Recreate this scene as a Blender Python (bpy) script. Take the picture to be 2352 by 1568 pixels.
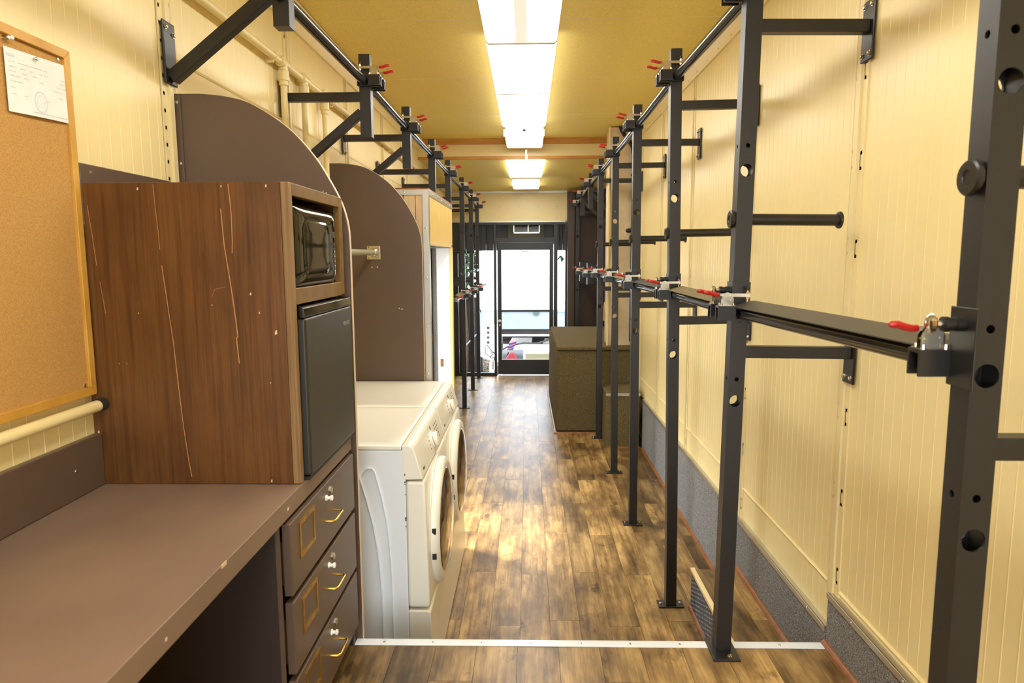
import bpy, bmesh, math, random
from mathutils import Vector, Matrix
random.seed(7)
sc = bpy.context.scene
COL = sc.collection
for o in list(bpy.data.objects):
    bpy.data.objects.remove(o)
R = math.radians

# ------------------------------------------------------------------ camera
HC = 1.72
yaw, pit, rol = R(1.349), R(7.148), R(-.27)
fw = Vector((-math.sin(yaw)*math.cos(pit), math.cos(yaw)*math.cos(pit), -math.sin(pit)))
rt0 = Vector((math.cos(yaw), math.sin(yaw), 0))
up0 = rt0.cross(fw)
rt = rt0*math.cos(rol)+up0*math.sin(rol)
up = up0*math.cos(rol)-rt0*math.sin(rol)
cam = bpy.data.objects.new('camera', bpy.data.cameras.new('camera'))
COL.objects.link(cam)
cam.matrix_world = Matrix(((rt.x, up.x, -fw.x, 0), (rt.y, up.y, -fw.y, 0), (rt.z, up.z, -fw.z, HC), (0, 0, 0, 1)))
cam.data.sensor_width = 36
cam.data.lens = 36*1568/2352
cam.data.clip_start = .03
cam.data.dof.use_dof = True
cam.data.dof.focus_distance = 3.1
cam.data.dof.aperture_fstop = 7.0
sc.camera = cam

# ------------------------------------------------------------------ world, sun, exposure
w = bpy.data.worlds.new('sky'); sc.world = w; w.use_nodes = True
bg = w.node_tree.nodes['Background']
bg.inputs[0].default_value = (.88, .94, 1.0, 1)
bg.inputs[1].default_value = 4.4
sun = bpy.data.objects.new('sun', bpy.data.lights.new('sun', 'SUN'))
COL.objects.link(sun)
sun.data.energy = 6.0
sun.data.angle = R(15)
sun.data.color = (1, .98, .95)
sun.rotation_euler = Vector((.62, -.30, -.74)).to_track_quat('-Z', 'Y').to_euler()
vs = sc.view_settings
vs.view_transform = 'Standard'; vs.look = 'None'; vs.gamma = 1; vs.exposure = 1.0
vs.use_curve_mapping = False
LENS = 7.0           # brightness of the fluorescent lenses

# ------------------------------------------------------------------ material helpers
def lin(c):
    return tuple(((v/255)/12.92 if v/255 <= .04045 else ((v/255+.055)/1.055)**2.4) for v in c)+(1,)

class NT:
    def __init__(s, name):
        s.m = bpy.data.materials.new(name); s.m.use_nodes = True
        s.t = s.m.node_tree; s.b = s.t.nodes['Principled BSDF']
    def n(s, typ, **k):
        nd = s.t.nodes.new(typ)
        for a, v in k.items():
            if a.startswith('_'): setattr(nd, a[1:], v)
        return nd
    def l(s, a, b): s.t.links.new(a, b)
    def coord(s, scale=(1, 1, 1), rnd=False):
        tc = s.n('ShaderNodeTexCoord'); mp = s.n('ShaderNodeMapping')
        mp.inputs['Scale'].default_value = scale
        if rnd:
            oi = s.n('ShaderNodeObjectInfo'); mu = s.n('ShaderNodeMath', _operation='MULTIPLY'); mu.inputs[1].default_value = 37
            s.l(oi.outputs['Random'], mu.inputs[0])
            ad = s.n('ShaderNodeVectorMath', _operation='ADD')
            s.l(tc.outputs['Object'], ad.inputs[0]); s.l(mu.outputs[0], ad.inputs[1]); s.l(ad.outputs[0], mp.inputs['Vector'])
        else:
            s.l(tc.outputs['Object'], mp.inputs['Vector'])
        return mp.outputs['Vector']
    def noise(s, vec, scale, detail=3, rough=.55):
        nz = s.n('ShaderNodeTexNoise'); nz.inputs['Scale'].default_value = scale
        nz.inputs['Detail'].default_value = detail; nz.inputs['Roughness'].default_value = rough
        s.l(vec, nz.inputs['Vector']); return nz.outputs['Fac']
    def ramp(s, fac, stops):
        r = s.n('ShaderNodeValToRGB'); e = r.color_ramp.elements
        while len(e) < len(stops): e.new(.5)
        for el, (p, c) in zip(e, stops): el.position = p; el.color = lin(c)
        s.l(fac, r.inputs[0]); return r.outputs[0]
    def bump(s, h, strength, dist=.002):
        b = s.n('ShaderNodeBump'); b.inputs['Strength'].default_value = strength; b.inputs['Distance'].default_value = dist
        s.l(h, b.inputs['Height']); s.l(b.outputs[0], s.b.inputs['Normal'])
    def mix(s, a, b, fac, mode='MIX'):
        m = s.n('ShaderNodeMix', _data_type='RGBA', _blend_type=mode)
        for val, i in ((a, 6), (b, 7), (fac, 0)):
            if isinstance(val, (int, float)): m.inputs[i].default_value = val
            elif isinstance(val, tuple): m.inputs[i].default_value = val
            else: s.l(val, m.inputs[i])
        return m.outputs[2]

def mat(name, col, rough=.5, metal=0, var=None, bump=None, coat=0, spec=.5):
    """plain procedural paint / metal / plastic: colour with a little noise variation and fine relief"""
    s = NT(name); b = s.b
    b.inputs['Roughness'].default_value = rough; b.inputs['Metallic'].default_value = metal
    b.inputs['Specular IOR Level'].default_value = spec
    if coat: b.inputs['Coat Weight'].default_value = coat; b.inputs['Coat Roughness'].default_value = .08
    b.inputs['Base Color'].default_value = lin(col)
    v = s.coord()
    if var:
        sc_, amt = var
        f = s.noise(v, sc_)
        lo = tuple(max(0, c*(1-amt)) for c in col); hi = tuple(min(255, c*(1+amt)) for c in col)
        s.l(s.ramp(f, [(.3, lo), (.7, hi)]), b.inputs['Base Color'])
    if bump:
        s.bump(s.noise(v, bump[0], 2), bump[1], bump[2] if len(bump) > 2 else .002)
    return s.m

def speck(name, cols, scale, rough=.95, bump=.6):
    """carpet / cork / aggregate: fine colour grains"""
    s = NT(name); v = s.coord(); f = s.noise(v, scale, 2, .7)
    n = len(cols)
    s.l(s.ramp(f, [(.34+.32*i/(n-1), c) for i, c in enumerate(cols)]), s.b.inputs['Base Color'])
    s.b.inputs['Roughness'].default_value = rough; s.b.inputs['Specular IOR Level'].default_value = .2
    s.bump(f, bump, .004)
    return s.m

def wood(name, cols, stretch=(60, 60, 4), rough=.45, blot=None, rnd=False, bscale=3, spec=.5, bump=.15, fine=0, shift=0):
    """stretched-noise grain along the axis with the smallest stretch, optional blotches and per-piece tone"""
    s = NT(name)
    v = s.coord(stretch, rnd); f = s.noise(v, 1, 4, .6)
    n = len(cols)
    c = s.ramp(f, [(.28+.44*i/(n-1), q) for i, q in enumerate(cols)])
    if blot:
        f2 = s.noise(s.coord((bscale*1.7, bscale*.55, bscale) if stretch[1] < stretch[0] else (bscale*1.6, bscale, bscale*.6), rnd), 1, 5, .65)
        c = s.mix(c, s.ramp(f2, [(.33, blot[0]), (.5, blot[1]), (.68, blot[2])]), .72, 'OVERLAY' if fine else 'MULTIPLY')
    if shift:
        oi = s.n('ShaderNodeObjectInfo')
        mr = s.n('ShaderNodeMapRange'); mr.inputs[3].default_value = 1-shift; mr.inputs[4].default_value = 1+shift
        s.l(oi.outputs['Random'], mr.inputs[0])
        hs = s.n('ShaderNodeHueSaturation'); s.l(c, hs.inputs['Color']); s.l(mr.outputs[0], hs.inputs['Value']); c = hs.outputs[0]
    s.l(c, s.b.inputs['Base Color'])
    s.b.inputs['Roughness'].default_value = rough; s.b.inputs['Specular IOR Level'].default_value = spec
    s.bump(f, bump, .001)
    return s.m

def emis(name, col, strength, base=(250, 250, 245)):
    s = NT(name); s.b.inputs['Base Color'].default_value = lin(base)
    s.b.inputs['Emission Color'].default_value = lin(col); s.b.inputs['Emission Strength'].default_value = strength
    return s.m

M = {}
M['cream'] = mat('cream_paint', (240, 220, 160), .33, var=(3, .015), bump=(90, .04))
M['cream_post'] = mat('cream_steel_paint', (232, 214, 160), .38)
M['pipe'] = mat('cream_pipe_paint', (234, 215, 156), .35)
M['ceil'] = mat('fibreglass_ceiling', (242, 220, 128), .5, var=(140, .05), bump=(260, .25))
M['seam'] = mat('ceiling_seam', (245, 225, 175), .4)
M['steel'] = mat('black_hammered_powder_coat', (30, 27, 24), .36, var=(900, .14), bump=(900, .45, .0008))
M['rail'] = mat('black_gloss_tube', (26, 25, 25), .16)
M['plate'] = mat('black_smooth_steel', (33, 31, 30), .3)
M['tape'] = speck('grit_tape', [(40, 36, 28), (95, 84, 52), (190, 172, 110)], 420, .55, .5)
M['darkstrip'] = mat('grey_strip', (62, 58, 50), .38, bump=(500, .2))
M['zinc'] = mat('zinc_plated_steel', (205, 200, 185), .22, 1)
M['chrome'] = mat('chrome', (215, 215, 218), .12, 1)
M['red'] = mat('red_vinyl_grip', (178, 24, 22), .35)
M['rubber'] = mat('black_rubber', (18, 18, 18), .5)
M['worktop'] = mat('worn_worktop_laminate', (126, 104, 88), .4, var=(5, .05), bump=(300, .08))  # the brown laminate, lightened to paint in the sheen on the top
M['brown'] = mat('brown_laminate', (92, 74, 61), .36, var=(260, .05), bump=(300, .08))
M['browndk'] = mat('dark_brown_panel', (66, 50, 40), .5, var=(60, .06), bump=(200, .1))
M['kneebrown'] = mat('dark_cabinet_side', (44, 32, 25), .6)  # the brown laminate, darkened to paint in the shade of the knee space
M['edge'] = mat('cream_edge_band', (214, 190, 158), .5)
M['walnut'] = wood('walnut_stained_plywood', [(80, 48, 18), (97, 61, 25), (112, 74, 34), (93, 58, 23)], (110, 110, 3.0), .36, blot=((176, 162, 150), (226, 220, 210), (255, 250, 236)), bscale=5)
M['scratch'] = mat('bare_wood_scratch', (196, 142, 92), .6)
M['ply'] = wood('plywood_edge', [(104, 76, 44), (132, 102, 64), (156, 126, 86)], (150, 4, 2), .5)
M['oakframe'] = wood('oak_frame', [(178, 128, 46), (200, 150, 60), (214, 168, 80)], (30, 6, 6), .45)
M['face'] = wood('stained_face_frame', [(92, 66, 22), (112, 82, 30), (128, 96, 42)], (30, 14, 14), .45)
M['cork'] = speck('cork', [(172, 126, 62), (192, 146, 82), (206, 164, 100)], 480, .9, .3)
M['paper'] = mat('paper', (232, 232, 226), .7, var=(14, .02))
M['ink'] = mat('grey_ink', (198, 192, 184), .7)
M['inkb'] = mat('blue_stamp_ink', (202, 214, 224), .7)
M['brass'] = mat('brass', (190, 150, 62), .3, 1, var=(40, .15))
M['white'] = mat('white_enamel', (230, 235, 240), .25, coat=.3)
M['applcream'] = mat('cream_plastic', (240, 236, 222), .3, coat=.2)
M['knobwhite'] = mat('white_plastic', (240, 238, 230), .3)
M['smoked'] = mat('smoked_brown_glass', (58, 38, 26), .06, coat=.8)
M['gloss'] = mat('gloss_black', (9, 9, 8), .07)
M['micglass'] = mat('microwave_window_glass', (22, 20, 17), .04, coat=.3)
M['fridge'] = mat('satin_black_steel', (42, 39, 33), .38, var=(3, .08))
M['grille'] = mat('dark_slot', (10, 10, 10), .8)
M['carpetgrey'] = speck('grey_wall_carpet', [(78, 77, 76), (122, 121, 119), (172, 170, 166)], 260)
M['carpettan'] = speck('olive_box_carpet', [(66, 57, 35), (98, 86, 55), (132, 117, 80)], 230)
M['galv'] = mat('dull_galvanised_pipe', (176, 170, 146), .45, .3)
M['alu'] = mat('brushed_aluminium', (196, 192, 180), .34, .85, bump=(200, .05))
M['qround'] = mat('stained_quarter_round', (136, 82, 38), .35, var=(20, .12))
M['tread'] = mat('grey_tread_plate', (92, 98, 108), .45, .3)
M['treadlug'] = mat('worn_tread_lug', (126, 130, 136), .45, .3)
M['beam'] = wood('varnished_trim', [(176, 116, 34), (196, 136, 48), (208, 152, 66)], (5, 40, 40), .4)
M['tongue'] = wood('raw_pine_boards', [(198, 164, 116), (214, 182, 136), (226, 198, 156)], (50, 50, 3), .5)
M['bead'] = wood('yellow_bead_board', [(224, 192, 112), (234, 204, 126)], (40, 40, 4), .4)
M['white_jamb'] = mat('white_fibreglass_jamb', (236, 238, 242), .4)
M['black_alu'] = mat('black_anodised_frame', (30, 28, 26), .35)
M['column'] = mat('beige_column', (212, 192, 158), .6, var=(8, .05))
M['hose'] = mat('black_hose', (20, 20, 20), .5)
M['yellow'] = mat('yellow_cord', (226, 176, 30), .5)
M['housing'] = mat('white_fixture_housing', (244, 240, 226), .4)
M['floorbase'] = mat('dark_subfloor', (52, 38, 24), .8)
s = NT('printed_vinyl_plank')       # printed worn-oak planks: grain, cloudy wear, per-plank tone
gr = s.noise(s.coord((34, 2.2, 1), True), 1, 5, .62)
fg = s.noise(s.coord((150, 9, 1), True), 1, 3, .6)
cl_ = s.noise(s.coord((6.5, 2.6, 1), True), 1, 4, .6)
bl = s.noise(s.coord((7, 4, 1), True), 1.0, 5, .7)
c = s.ramp(gr, [(.28, (118, 95, 58)), (.45, (160, 130, 83)), (.6, (188, 158, 106)), (.75, (168, 138, 89))])
c = s.mix(c, s.ramp(cl_, [(.34, (122, 110, 96)), (.48, (196, 186, 170)), (.62, (255, 250, 238))]), .95, 'MULTIPLY')
c = s.mix(c, s.ramp(bl, [(.32, (118, 104, 90)), (.43, (255, 255, 255)), (.9, (255, 255, 255))]), .8, 'MULTIPLY')
c = s.mix(c, s.ramp(fg, [(.3, (205, 200, 192)), (.6, (255, 255, 255))]), .6, 'MULTIPLY')
oi = s.n('ShaderNodeObjectInfo'); mr = s.n('ShaderNodeMapRange'); mr.inputs[3].default_value = .66; mr.inputs[4].default_value = 1.42
s.l(oi.outputs['Random'], mr.inputs[0])
hs = s.n('ShaderNodeHueSaturation'); s.l(c, hs.inputs['Color']); s.l(mr.outputs[0], hs.inputs['Value'])
s.l(hs.outputs[0], s.b.inputs['Base Color']); s.b.inputs['Roughness'].default_value = .34
s.bump(fg, .1, .001)
M['planks'] = s.m
# glass
s = NT('clear_glass'); s.b.inputs['Transmission Weight'].default_value = 1; s.b.inputs['Roughness'].default_value = 0; s.b.inputs['IOR'].default_value = 1.02
s.b.inputs['Base Color'].default_value = (1, 1, 1, 1); M['glass'] = s.m
# outdoors
M['trailer'] = mat('white_trailer_paint', (246, 247, 250), .4, var=(.8, .02))
M['skirt'] = mat('pale_grey_skirt', (116, 126, 134), .45, var=(3, .05))
M['dark'] = mat('dark_underframe', (38, 32, 30), .8, var=(6, .2))
M['asphalt'] = speck('asphalt', [(52, 51, 48), (72, 71, 67), (96, 94, 88)], 60, .95, .5)
M['leafdry'] = mat('dry_leaf', (92, 68, 28), .8, var=(8, .3))
M['leaf'] = mat('green_leaf', (30, 56, 24), .6, var=(4, .35))
M['bark'] = mat('bark', (80, 64, 48), .9, var=(20, .2))
M['gascan'] = mat('red_plastic', (112, 18, 32), .45)
M['tank'] = mat('grey_plastic', (62, 68, 70), .6)
M['ropeb'] = mat('blue_rope', (28, 32, 84), .8)
M['roper'] = mat('pink_rope', (176, 92, 104), .8)
M['beige'] = mat('beige_plastic', (116, 112, 88), .6)
M['corr'] = mat('dark_corrugated_sheet', (46, 40, 36), .4)
M['lensglow'] = emis('fluorescent_lens', (255, 252, 244), LENS*.78)
M['lensnear'] = emis('fluorescent_lens_fresh_tubes', (255, 252, 244), LENS*.82)  # emission set slightly above that of the farther lenses
# the nearest lens: two tubes glow through, the middle stays dimmer
s = NT('fluorescent_lens_with_tubes')
s.b.inputs['Base Color'].default_value = lin((245, 238, 205)); s.b.inputs['Roughness'].default_value = .4
tc = s.n('ShaderNodeTexCoord'); sx = s.n('ShaderNodeSeparateXYZ'); s.l(tc.outputs['Object'], sx.inputs[0])
ab = s.n('ShaderNodeMath', _operation='ABSOLUTE'); s.l(sx.outputs[0], ab.inputs[0])
d1 = s.n('ShaderNodeMath', _operation='SUBTRACT'); d1.inputs[1].default_value = .112; s.l(ab.outputs[0], d1.inputs[0])
d2 = s.n('ShaderNodeMath', _operation='ABSOLUTE'); s.l(d1.outputs[0], d2.inputs[0])
m1 = s.n('ShaderNodeMapRange', _interpolation_type='SMOOTHSTEP')
m1.inputs[1].default_value = .015; m1.inputs[2].default_value = .088; m1.inputs[3].default_value = LENS*1.25; m1.inputs[4].default_value = .0
s.l(d2.outputs[0], m1.inputs[0])
m2 = s.n('ShaderNodeMapRange', _interpolation_type='SMOOTHSTEP')      # tubes end short of the lens end
m2.inputs[1].default_value = .46; m2.inputs[2].default_value = .60; m2.inputs[3].default_value = 1; m2.inputs[4].default_value = 0
ay = s.n('ShaderNodeMath', _operation='ABSOLUTE'); s.l(sx.outputs[1], ay.inputs[0]); s.l(ay.outputs[0], m2.inputs[0])
mu = s.n('ShaderNodeMath', _operation='MULTIPLY'); s.l(m1.outputs[0], mu.inputs[0]); s.l(m2.outputs[0], mu.inputs[1])
ad = s.n('ShaderNodeMath', _operation='ADD'); ad.inputs[1].default_value = .26; s.l(mu.outputs[0], ad.inputs[0])
s.b.inputs['Emission Color'].default_value = lin((252, 252, 250)); s.l(ad.outputs[0], s.b.inputs['Emission Strength'])
M['lenstube'] = s.m

# ------------------------------------------------------------------ mesh helpers
class MB:
    def __init__(s): s.v = []; s.f = []
    def add(s, vs, fs):
        b = len(s.v); s.v += [tuple(p) for p in vs]; s.f += [tuple(b+i for i in f) for f in fs]; return s
    def hexa(s, p):
        return s.add(p, [(0, 3, 2, 1), (4, 5, 6, 7), (0, 1, 5, 4), (1, 2, 6, 5), (2, 3, 7, 6), (3, 0, 4, 7)])
    def box(s, x0, x1, y0, y1, z0, z1):
        return s.hexa([(x0, y0, z0), (x1, y0, z0), (x1, y1, z0), (x0, y1, z0), (x0, y0, z1), (x1, y0, z1), (x1, y1, z1), (x0, y1, z1)])
    def bar(s, p0, p1, w, h, upv=(0, 0, 1)):
        p0, p1 = Vector(p0), Vector(p1); d = (p1-p0).normalized(); u = Vector(upv)
        a = d.cross(u).normalized()*w/2; b = a.cross(d).normalized()*h/2
        q = [p0-a-b, p0+a-b, p1+a-b, p1-a-b, p0-a+b, p0+a+b, p1+a+b, p1-a+b]
        return s.hexa(q)
    def frame(s, d):
        d = Vector(d).normalized(); u = Vector((0, 0, 1)) if abs(d.z) < .9 else Vector((1, 0, 0))
        a = d.cross(u).normalized(); return a, d.cross(a).normalized()
    def cyl(s, p0, p1, r, n=14, r1=None, caps=True):
        p0, p1 = Vector(p0), Vector(p1); a, b = s.frame(p1-p0); r1 = r if r1 is None else r1
        vs = []
        for p, q in ((p0, r), (p1, r1)):
            for i in range(n):
                t = 2*math.pi*i/n; vs.append(p+a*q*math.cos(t)+b*q*math.sin(t))
        fs = [(i, (i+1) % n, n+(i+1) % n, n+i) for i in range(n)]
        if caps: fs += [tuple(range(n))[::-1], tuple(range(n, 2*n))]
        return s.add(vs, fs)
    def path(s, pts, r, n=8, sy=1, caps=True):
        pts = [Vector(p) for p in pts]; vs = []; a = None
        for i, p in enumerate(pts):
            d = (pts[min(i+1, len(pts)-1)]-pts[max(i-1, 0)]).normalized()
            if a is None: a, b = s.frame(d)
            else:
                a = (a-d*a.dot(d)).normalized(); b = d.cross(a).normalized()
            rr = r[i] if isinstance(r, (list, tuple)) else r
            for k in range(n):
                t = 2*math.pi*k/n; vs.append(p+a*rr*math.cos(t)+b*rr*sy*math.sin(t))
        m = len(pts)
        fs = [(j*n+k, j*n+(k+1) % n, (j+1)*n+(k+1) % n, (j+1)*n+k) for j in range(m-1) for k in range(n)]
        if caps: fs += [tuple(range(n))[::-1], tuple(range((m-1)*n, m*n))]
        return s.add(vs, fs)
    def lathe(s, o, axis, prof, n=24):
        o = Vector(o); d = Vector(axis).normalized(); a, b = s.frame(d); vs = []
        for r, h in prof:
            for k in range(n):
                t = 2*math.pi*k/n; vs.append(o+d*h+a*r*math.cos(t)+b*r*math.sin(t))
        m = len(prof)
        fs = [(j*n+k, j*n+(k+1) % n, (j+1)*n+(k+1) % n, (j+1)*n+k) for j in range(m-1) for k in range(n)]
        fs += [tuple(range(n))[::-1], tuple(range((m-1)*n, m*n))]
        return s.add(vs, fs)
    def prism(s, poly, ax, a0, a1):
        """poly in the two other axes (in xyz order), extruded along axis ax"""
        def P(p, t):
            q = list(p); q.insert(ax, t); return tuple(q)
        n = len(poly)
        return s.add([P(p, a0) for p in poly]+[P(p, a1) for p in poly],
                     [tuple(range(n)), tuple(range(n, 2*n))[::-1]]+[(i, (i+1) % n, n+(i+1) % n, n+i) for i in range(n)])
    def mapped(s, fn):
        o = MB(); o.v = [fn(p) for p in s.v]; o.f = list(s.f); return o
    def join(s, o): return s.add(o.v, o.f)

ORG = {}
def mesh(name, mb, material, off=(0, 0, 0), angle=35):
    me = bpy.data.meshes.new(name)
    me.from_pydata([(x-off[0], y-off[1], z-off[2]) for x, y, z in mb.v], [], mb.f)
    bm = bmesh.new(); bm.from_mesh(me)
    bmesh.ops.recalc_face_normals(bm, faces=bm.faces)
    bm.to_mesh(me); bm.free()
    for p in me.polygons: p.use_smooth = True
    me.set_sharp_from_angle(angle=R(angle))
    me.materials.append(M[material])
    return me
def tag(o, label=None, cat=None, group=None, kind=None):
    if label: o['label'] = label
    if cat: o['category'] = cat
    if group: o['group'] = group
    if kind: o['kind'] = kind
    return o
def root_org(p):
    return ORG.get(p.name, Vector((0, 0, 0)))
def obj(name, mb, material, parent=None, bevel=0, local=False, label=None, cat=None, group=None, kind=None, seg=2, origin=None, angle=35):
    """links a MB as one mesh object; world coordinates unless local"""
    off = Vector((0, 0, 0))
    if parent is not None and not local: off = root_org(parent)
    if parent is None and origin is not None: off = Vector(origin)
    o = bpy.data.objects.new(name, mesh(name, mb, material, off, angle) if isinstance(mb, MB) else mb)
    COL.objects.link(o)
    if parent is not None:
        o.parent = parent; ORG[o.name] = root_org(parent)
    else:
        o.location = off; ORG[o.name] = off
    if bevel:
        b = o.modifiers.new('bevel', 'BEVEL'); b.width = bevel; b.segments = seg; b.limit_method = 'ANGLE'; b.angle_limit = R(40)
        b.harden_normals = True
    return tag(o, label, cat, group, kind)
def thing(name, label, cat, loc, group=None, kind=None):
    o = bpy.data.objects.new(name, None); COL.objects.link(o); o.location = loc; o.empty_display_size = .05
    ORG[o.name] = Vector(loc)
    return tag(o, label, cat, group, kind)
def B(*a): return MB().box(*a)
def rectplate(mb, fn, us, vs, holes):
    """flat sheet split on a grid with rectangular openings; fn maps (u, v) to xyz"""
    U = sorted(set(us+[h[0] for h in holes]+[h[1] for h in holes])); V = sorted(set(vs+[h[2] for h in holes]+[h[3] for h in holes]))
    for i in range(len(U)-1):
        for j in range(len(V)-1):
            cu, cv = (U[i]+U[i+1])/2, (V[j]+V[j+1])/2
            if any(h[0] < cu < h[1] and h[2] < cv < h[3] for h in holes): continue
            mb.add([fn(U[i], V[j]), fn(U[i+1], V[j]), fn(U[i+1], V[j+1]), fn(U[i], V[j+1])], [(0, 1, 2, 3)])
    return mb

# ------------------------------------------------------------------ dimensions
XL, XR, YB, YF, ZC, ZN, YS = -1.13, 1.04, -2.0, 9.72, 2.91, .39, 2.23
PW = .14   # plank width

# ------------------------------------------------------------------ floors
fl = obj('floor', B(XL-.06, XR+.06, YS-.3, YF+.12, -.1, -.004), 'floorbase', kind='structure')
fu = obj('floor', B(XL-.06, XR+.06, YB, YS-.012, ZN-.12, ZN-.004).join(B(XL-.06, XR+.06, YS-.03, YS-.012, 0, ZN-.1)), 'floorbase', kind='structure')
st = obj('floor', B(.805, XR, YS-.012, 3.185, .0, .196), 'floorbase', kind='structure')
for o, l in ((fl, 'long lower floor of worn brown vinyl planks'), (fu, 'raised brown plank floor in front of the white metal strip'), (st, 'narrow plank covered step beside the right wall')): o['label'] = l
pcache = {}
def plank(x0, x1, y0, y1, z, par):
    k = (round(x1-x0, 3), round(y1-y0, 3))
    if k not in pcache:
        g = .0006
        pcache[k] = mesh('floor_plank', B(-k[0]/2+g, k[0]/2-g, -k[1]/2+g, k[1]/2-g, -.004, 0), 'planks')
    o = obj('floor_plank', pcache[k], None, par, local=True)
    o.location = ((x0+x1)/2, (y0+y1)/2, z)
def planks(xa, xb, ya, yb, z, par, ph):
    n = 0; x = -.318-PW*7
    while x < xb-.001:
        x0, x1 = max(x, xa), min(x+PW, xb)
        if x1-x0 > .01:
            y = ya-1.05+[0, .52, .05, .55][n % 4]+ph
            while y < yb-.001:
                y0, y1 = max(y, ya), min(y+1.05, yb)
                if y1-y0 > .02: plank(x0, x1, y0, y1, z, par)
                y += 1.05
        x += PW; n += 1
planks(XL-.02, XR+.01, YS, YF+.05, 0, fl, .78)
planks(XL-.02, XR+.01, .1, YS-.012, ZN, fu, .3)
planks(.805, XR, YS-.01, 3.185, .2, st, .5)
sp = obj('step_skirt', B(.797, .805, YS-.01, 3.187, 0, .19).join(B(.797, 1.02, 3.185, 3.193, 0, .19)), 'tread', st, label='grey patterned tread plate riser')
lugs = MB()
for i in range(34):
    for j in range(8):
        y = 2.27+i*.0275; z = .02+j*.021+(i % 2)*.0105
        lugs.hexa([(.7965, y-.008, z-.003), (.7965, y+.008, z-.001), (.797, y+.008, z+.003), (.797, y-.008, z+.001), (.795, y-.005, z-.002), (.795, y+.005, z), (.795, y+.005, z+.002), (.795, y-.005, z)])
q = obj('tread_lug', lugs, 'treadlug', st); q['kind'] = 'stuff'
obj('step_nosing', B(.79, .812, YS-.01, 3.19, .19, .207), 'seam', st, bevel=.002)
# white strip on the edge of the raised floor, with screws
tr = thing('threshold_strip', 'white metal edging strip with screws along the edge of the raised floor', 'edging strip', (0, YS, ZN))
obj('strip', B(-.6, 1.03, YS-.036, YS, ZN, ZN+.003).join(B(-.6, 1.03, YS-.003, YS+.002, ZN-.03, ZN+.003)), 'white', tr, bevel=.001)
scr = MB().lathe((0, 0, 0), (0, 0, 1), [(.0045, 0), (.004, .0012), (.0015, .0016)], 8)
scrm = mesh('screw', scr, 'zinc')
def screws(par, pts, rot=None, scale=1, name='screw'):
    for p in pts:
        o = obj(name, scrm, None, par, local=True); o.location = Vector(p)-root_org(par)
        if rot: o.rotation_euler = rot
        o.scale = (scale,)*3
screws(tr, [(-.5+.17*i, YS-.018, ZN+.003) for i in range(10)])

# quarter rounds
def qround(name, p0, p1, up_=.016, side=(-1, 0, 0), kind='structure', par=None):
    p0, p1, sd = Vector(p0), Vector(p1), Vector(side)
    mb = MB(); pr = [(0, 0)]+[(up_*math.cos(t*math.pi/10), up_*math.sin(t*math.pi/10)) for t in range(6)]
    n = len(pr)
    mb.add([p0+sd*a+Vector((0, 0, b)) for a, b in pr]+[p1+sd*a+Vector((0, 0, b)) for a, b in pr],
           [tuple(range(n)), tuple(range(n, 2*n))]+[(i, (i+1) % n, n+(i+1) % n, n+i) for i in range(n)])
    return obj(name, mb, 'qround', par, kind=None if par else kind)
KX = 1.022
qround('trim_1', (KX, 3.19, 0), (KX, 5.98, 0))
qround('trim_2', (KX, YS, .2), (KX, 3.19, .2))
qround('trim_3', (KX, YB, ZN), (KX, YS, ZN))
qround('trim_4', (.797, YS, 0), (.797, 3.19, 0), .013)

# ------------------------------------------------------------------ right wall
wr = obj('wall_right', B(1.085, 1.14, YB, YF+.1, 0, ZC+.05), 'cream_post', kind='structure')
wr['label'] = 'cream painted right wall of ribbed steel panels'
STR = [1.16, 2.225, 3.25, 4.42, 5.4, 6.35, 7.4, 8.45]
def ribpanel(y0, y1, z0, z1, X, sgn, name, par, ribs=True, mt='cream'):
    """sheet with raised beads every 5 cm; sgn is the direction of the room"""
    pts = [(y0, 0)]; y = y0+.03
    while ribs and y < y1-.02:
        pts += [(y-.0028, 0), (y-.0012, .0008), (y+.0012, .0008), (y+.0028, 0)]; y += .05
    pts += [(y1, 0)]
    mb = MB(); n = len(pts)
    mb.add([(X+sgn*d, yy, z0) for yy, d in pts]+[(X+sgn*d, yy, z1) for yy, d in pts], [(i, i+1, n+i+1, n+i) for i in range(n-1)])
    mb.box(min(X, X-sgn*.006), max(X, X-sgn*.006)-1e-4 if sgn < 0 else max(X, X-sgn*.006), y0, y0+.001, z0, z1)
    return obj(name, mb, mt, par, angle=8)
edges = [YB]+STR+[YF]
for i in range(len(edges)-1):
    a, b = edges[i]+(.04 if i else 0), edges[i+1]-(.04 if i < len(edges)-2 else 0)
    zb = .44 if a > 2.2 else .57
    ribpanel(a, b, zb, 2.86, XR, -1, 'wall_panel', wr)
    mb = MB()
    mb.path([(XR-.001, a+.005, zb+.16 if a > 2.2 else zb+.03), (XR-.001, b-.005, zb+.16 if a > 2.2 else zb+.03)], .006, 6)
    obj('panel_bead', mb, 'cream', wr)
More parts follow.
